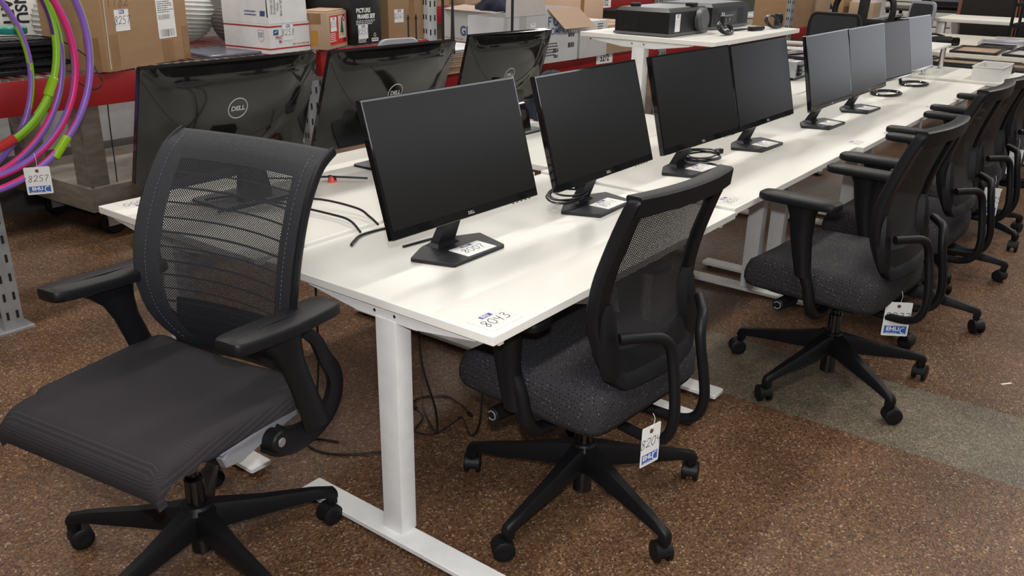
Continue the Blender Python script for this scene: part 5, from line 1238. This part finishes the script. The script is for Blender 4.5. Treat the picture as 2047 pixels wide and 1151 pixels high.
# black wire shelving at the right edge
ws = thing('wire_shelving', 'black wire shelving unit with papers at the right edge', 'shelf', (8.35, -.42, 0))
for x in (0, .45):
    for y in (0, .85): MB().cyl((x, y, 0), (x, y, 1.9), .014, 12).build('post', M_bplast, ws)
for z_ in (.35, .83, 1.02, 1.45): 
    b = MB(); b.box(0, .45, -.0, .012, z_ - .03, z_).box(0, .45, .838, .85, z_ - .03, z_).box(0, .012, 0, .85, z_ - .03, z_).box(.438, .45, 0, .85, z_ - .03, z_)
    for i in range(20): b.box(.01, .44, .02 + i * .042, .026 + i * .042, z_ - .006, z_)
    o = b.build('wire_shelf', M_bplast, ws, smooth=0); o['kind'] = 'stuff'
for i, (z_, n) in enumerate(((.83, 6), (1.02, 5), (.35, 8))):
    t = thing('paper_stack', ['white paper stack on the middle shelf of the black wire unit', 'white paper stack on the upper shelf of the black wire unit', 'thick paper stack on the low shelf of the black wire unit'][i], 'paper', (8.42, -.30, z_ + .0005))
    for j in range(n): MB().box(rnd.uniform(0, .02), .33, rnd.uniform(0, .03), .58, j * .018, j * .018 + .016, .001).build('ream', M_tag, t)
# slat wall and light furniture at the far end
sl = thing('slat_wall', 'pale slat wall panel behind the printers at the far right', 'wall panel', (13.0, .2, 0))
for i in range(18): MB().box(0, .02, 0, 3.4, i * .11, i * .11 + .095, .002).build('slat', mat('slat_cream', (.55, .54, .50), .6), sl)
MB().box(.021, .04, 0, 3.4, 0, 2.0).build('backing', mat('slat_shadow', (.12, .12, .11), .7), sl)
# far side table with cartons, seen between the chairs
table('grey table with cartons and bags beyond the loop-backed chair', 9.7, 10.9, 2.05, 3.3, .72, mat('grey_tabletop', (.26, .27, .29), .5))
for i, (x, y, s_, m_) in enumerate(((9.75, 2.10, (.3, .28, .17), M_card2), (9.75, 2.45, (.3, .3, .26), M_card), (9.8, 2.85, (.35, .35, .30), M_card), (10.2, 2.2, (.4, .4, .22), M_wbox))):
    carton(['small tan carton on the grey side table, nearest the printers', 'brown carton in the middle of the grey side table', 'taller brown carton at the left of the grey side table', 'white carton at the rear of the grey side table'][i], (x, y, .7205), 0, *s_, m_, tape=False)
wt = table('white-topped table beyond the brown far cartons', 8.45, 9.5, 2.2, 3.3, .76, mat('bright_top', (.80, .80, .82), .15))
lt = thing('display_panel', 'black tilted display panel with grey rim on the white-topped table', 'screen', (8.95, 2.50, .7605), R(-12))
MB().prism(rpoly(rect(.62, .40), .01, 3), -.02, 0, .002, M=Matrix.Translation((.1, .1, .22)) @ Matrix.Rotation(R(62), 4, 'X')).build('housing', M_greyp, lt); MB().prism(rect(.58, .36), .0002, .002, M=Matrix.Translation((.1, .1, .22)) @ Matrix.Rotation(R(62), 4, 'X')).build('screen', M_gloss, lt); MB().box(0, .2, .08, .22, 0, .05, .004).build('stand', M_bplast, lt)

# ---------------------------------------------------------------- other chairs beyond the desks
def plain_chair(label, x, y, rz, top, w_, m, loop=False, seat_z=.46, rim=None):
    t = thing('office_chair', label, 'chair', (x, y, 0), rz); star_base(t, .30, a0=20, hub_r=.03, cy=(.11, seat_z - .06), seed=int(x * 10))
    b = MB(); b.loft([[(px * k, py * k, z_) for px, py in se(36, .235, .225, 4)] for k, z_ in ((.9, seat_z - .05), (1, seat_z - .03), (1, seat_z - .01), (.92, seat_z), (.05, seat_z + .002))]); b.build('seat', M_rim, t)
    z0 = seat_z + .08
    out = rpoly([(-w_ * .42, z0), (w_ * .42, z0), (w_ / 2, top - .1), (w_ * .44, top), (-w_ * .44, top), (-w_ / 2, top - .1)], [.05, .05, .1, .06, .06, .1], 5)
    M = frame((0, -.215, 0), (1, 0, 0), (0, -.10, 1))
    if not loop:
        MB().prism(out, -.014, .014, .005, M=M).build('back_shell', m, t, smooth=40); ins = offset(out, .028); MB().prism(ins, .0142, .018, .002, M=M).build('back_pad', M_rim, t); MB().prism(ins, -.018, -.0142, .002, M=M).build('back_pad', M_rim, t)
    else:
        b = MB(); P = [(x_, y_, 0) for x_, y_ in out]; b.tube(P, .028, 10, M=M, closed=True); b.build('back_loop', m, t)
        MB().box(-.045, .045, z0, top - .02, -.02, .02, .008, M=M).build('spine', m, t); MB().box(-w_ * .44, w_ * .44, top - .30, top - .20, -.018, .018, .008, M=M).build('cross_band', m, t); MB().prism(rpoly([(-w_ * .4, z0), (w_ * .4, z0), (w_ * .42, top - .30), (-w_ * .42, top - .30)], .03, 3), -.012, .012, .003, M=M).build('back_pad', M_rim, t)
    MB().tube(spline([(0, -.05, seat_z - .05), (0, -.20, seat_z - .04), (0, -.24, seat_z + .05), (0, -.225, z0 + .05)], 5), .018, 10).build('back_strut', M_bplast, t)
    for s_ in (-1, 1):
        a = MB().tube(spline([(s_ * .20, 0, seat_z - .03), (s_ * .28, 0, seat_z), (s_ * .285, 0, seat_z + .18)], 5), .014, 10).build('armrest', M_bplast, t); MB().prism(rpoly([(s_ * .285 - .035, -.12), (s_ * .285 + .035, -.12), (s_ * .285 + .035, .12), (s_ * .285 - .035, .12)], .02, 3), seat_z + .175, seat_z + .20, .006).build('arm_pad', M_bplast, a)
    return t
plain_chair('grey round-topped chair back showing over the middle glossy monitor', 1.96, 1.93, R(168), .995, .27, M_lgrey, seat_z=.45)
plain_chair('black chair with rounded padded back behind the third desk monitors', 5.62, 1.32, R(85), 1.0, .44, M_bplast, seat_z=.45)
plain_chair('black chair with an open loop-shaped back beyond the padded one', 7.25, 1.62, R(80), 1.06, .58, M_bplast, loop=True)
plain_chair('narrow silver-rimmed chair beside the loop-backed one', 8.84, 1.56, R(60), .97, .36, M_lgrey, seat_z=.48)

# ---------------------------------------------------------------- hula hoops at the left of the rack
M_pur = mat('hoop_purple', (.27, .13, .55), .3); M_pink = mat('hoop_pink', (.72, .03, .20), .35); M_lime = mat('hoop_lime', (.26, .55, .02), .35); M_dpur = mat('hoop_dark_purple', (.10, .04, .20), .3)
pg_ = thing('hanging_peg', 'steel peg on the rack upright from which the hula hoops hang', 'hook', (.022, 2.40, 1.47)); MB().cyl((0, 0, 0), (-.09, -.27, .03), .009, 12).build('rod', M_rackg, pg_)
def hoop(label, cx, y, cz, r_, rt, mats, twist, ph, tip=0):
    t = thing('hula_hoop', label, 'hoop', (cx, y, cz - r_), 0, 'striped hula hoops hanging at the rack')
    n, ns = 96, 12; b = MB(); M = Matrix.Translation((0, 0, r_)) @ Matrix.Rotation(tip, 4, 'Z')
    vs = []; 
    for i in range(n):
        a = 2 * PI * i / n
        for j in range(ns):
            q = 2 * PI * j / ns; vs.append(M @ Vector(((r_ + rt * math.cos(q)) * math.cos(a), rt * math.sin(q), (r_ + rt * math.cos(q)) * math.sin(a))))
    for mi, m_ in enumerate(mats):
        fs = []
        for i in range(n):
            for j in range(ns):
                st = (j / ns * len(mats) + twist * i / n + ph) % len(mats)
                if int(st) == mi: i2 = (i + 1) % n; j2 = (j + 1) % ns; fs.append((i * ns + j, i2 * ns + j, i2 * ns + j2, i * ns + j2))
        k = len(b.v)
        if mi == 0: b.add(vs, fs, m_); 
        else: sl_ = b.slot(m_); b.f += fs; b.m += [sl_] * len(fs)
    b.build('ring', mats[0], t, smooth=60)
    return t
hoop('outermost purple, pink and lime hoop of the hanging bunch, lowest at the left', -.114, 2.150, 1.092, .472, .0125, (M_pur, M_pink, M_pur, M_pur, M_lime), 5, 0)
hoop('purple and pink hoop hanging second from outside', -.085, 2.178, 1.058, .398, .0125, (M_pur, M_pur, M_pink), 3, .5)
hoop('lime hoop with dark purple stripe, middle of the hanging bunch', -.115, 2.206, 1.120, .385, .0125, (M_lime, M_lime, M_dpur), 4, 1)
hoop('purple hoop with lime stripe hanging behind the lime one', -.155, 2.234, 1.086, .452, .0120, (M_pur, M_lime, M_pur, M_pink), 4, 2)
hoop('slim purple hoop with lime stripe at the very back of the hanging bunch', -.20, 2.292, 1.02, .405, .0110, (M_pur, M_lime), 3, .7)
hoop('lime hoop with pink stripe, innermost of the hanging bunch', -.064, 2.262, 1.093, .366, .0120, (M_lime, M_pink, M_lime), 4, .2)
for i, (x, y, z_, rx, m_) in enumerate(((.197, 2.150, .736, -49, mat('lime_clip', (.30, .55, .02), .12)), (.028, 2.206, .763, -22, mat('red_clip', (.50, .04, .04), .15)), (.225, 2.206, .942, -62, mat('lime_clip', (.30, .55, .02), .12)))):
    c = thing('hoop_connector', ['large lime plastic connector sleeve on the outermost hoop', 'red plastic connector sleeve beside the hoop lot tag', 'small lime connector sleeve on the inner hoops'][i], 'connector', (x, y, z_), 0)
    L_ = (.045, .045, .035)[i]; v = Vector((math.cos(R(-rx)), 0, math.sin(R(-rx)))); MB().cyl(-v * L_, v * L_, .0165, 16).build('sleeve', m_, c)
hanging_tag('lot tag 8257 hanging from the bunch of hula hoops', (.085, 2.120, .688), '8257', rz=R(-28), h_=.098, w_=.082, string=.05)

# scrap of white paper on the aisle floor
o = MB().prism(rpoly(rect(.045, .008), .002, 2), 0, .0012).build('paper_scrap', M_tag, None, loc=(2.02, -.76, .0005)); o.rotation_euler = (0, 0, R(-38)); tag(o, 'tiny white paper scrap lying alone on the brown aisle floor', 'scrap')
for i, (x, y, wx, wy, rz) in enumerate(((6.85, .88, .28, .20, 5), (6.92, -.36, .26, .30, -6), (7.28, -.82, .34, .30, 4), (6.50, -.95, .46, .34, -3))):
    pic_frame(['narrow black frame lying beyond the camcorder', 'small black frame by the seam of the two cream tables', 'black frame low at the aisle side of the second cream table', 'large black frame at the far aisle end of the first cream table'][i], x, y, .7352, wx, wy, R(rz), M_fblk, (M_glass, M_pale)[i % 2])
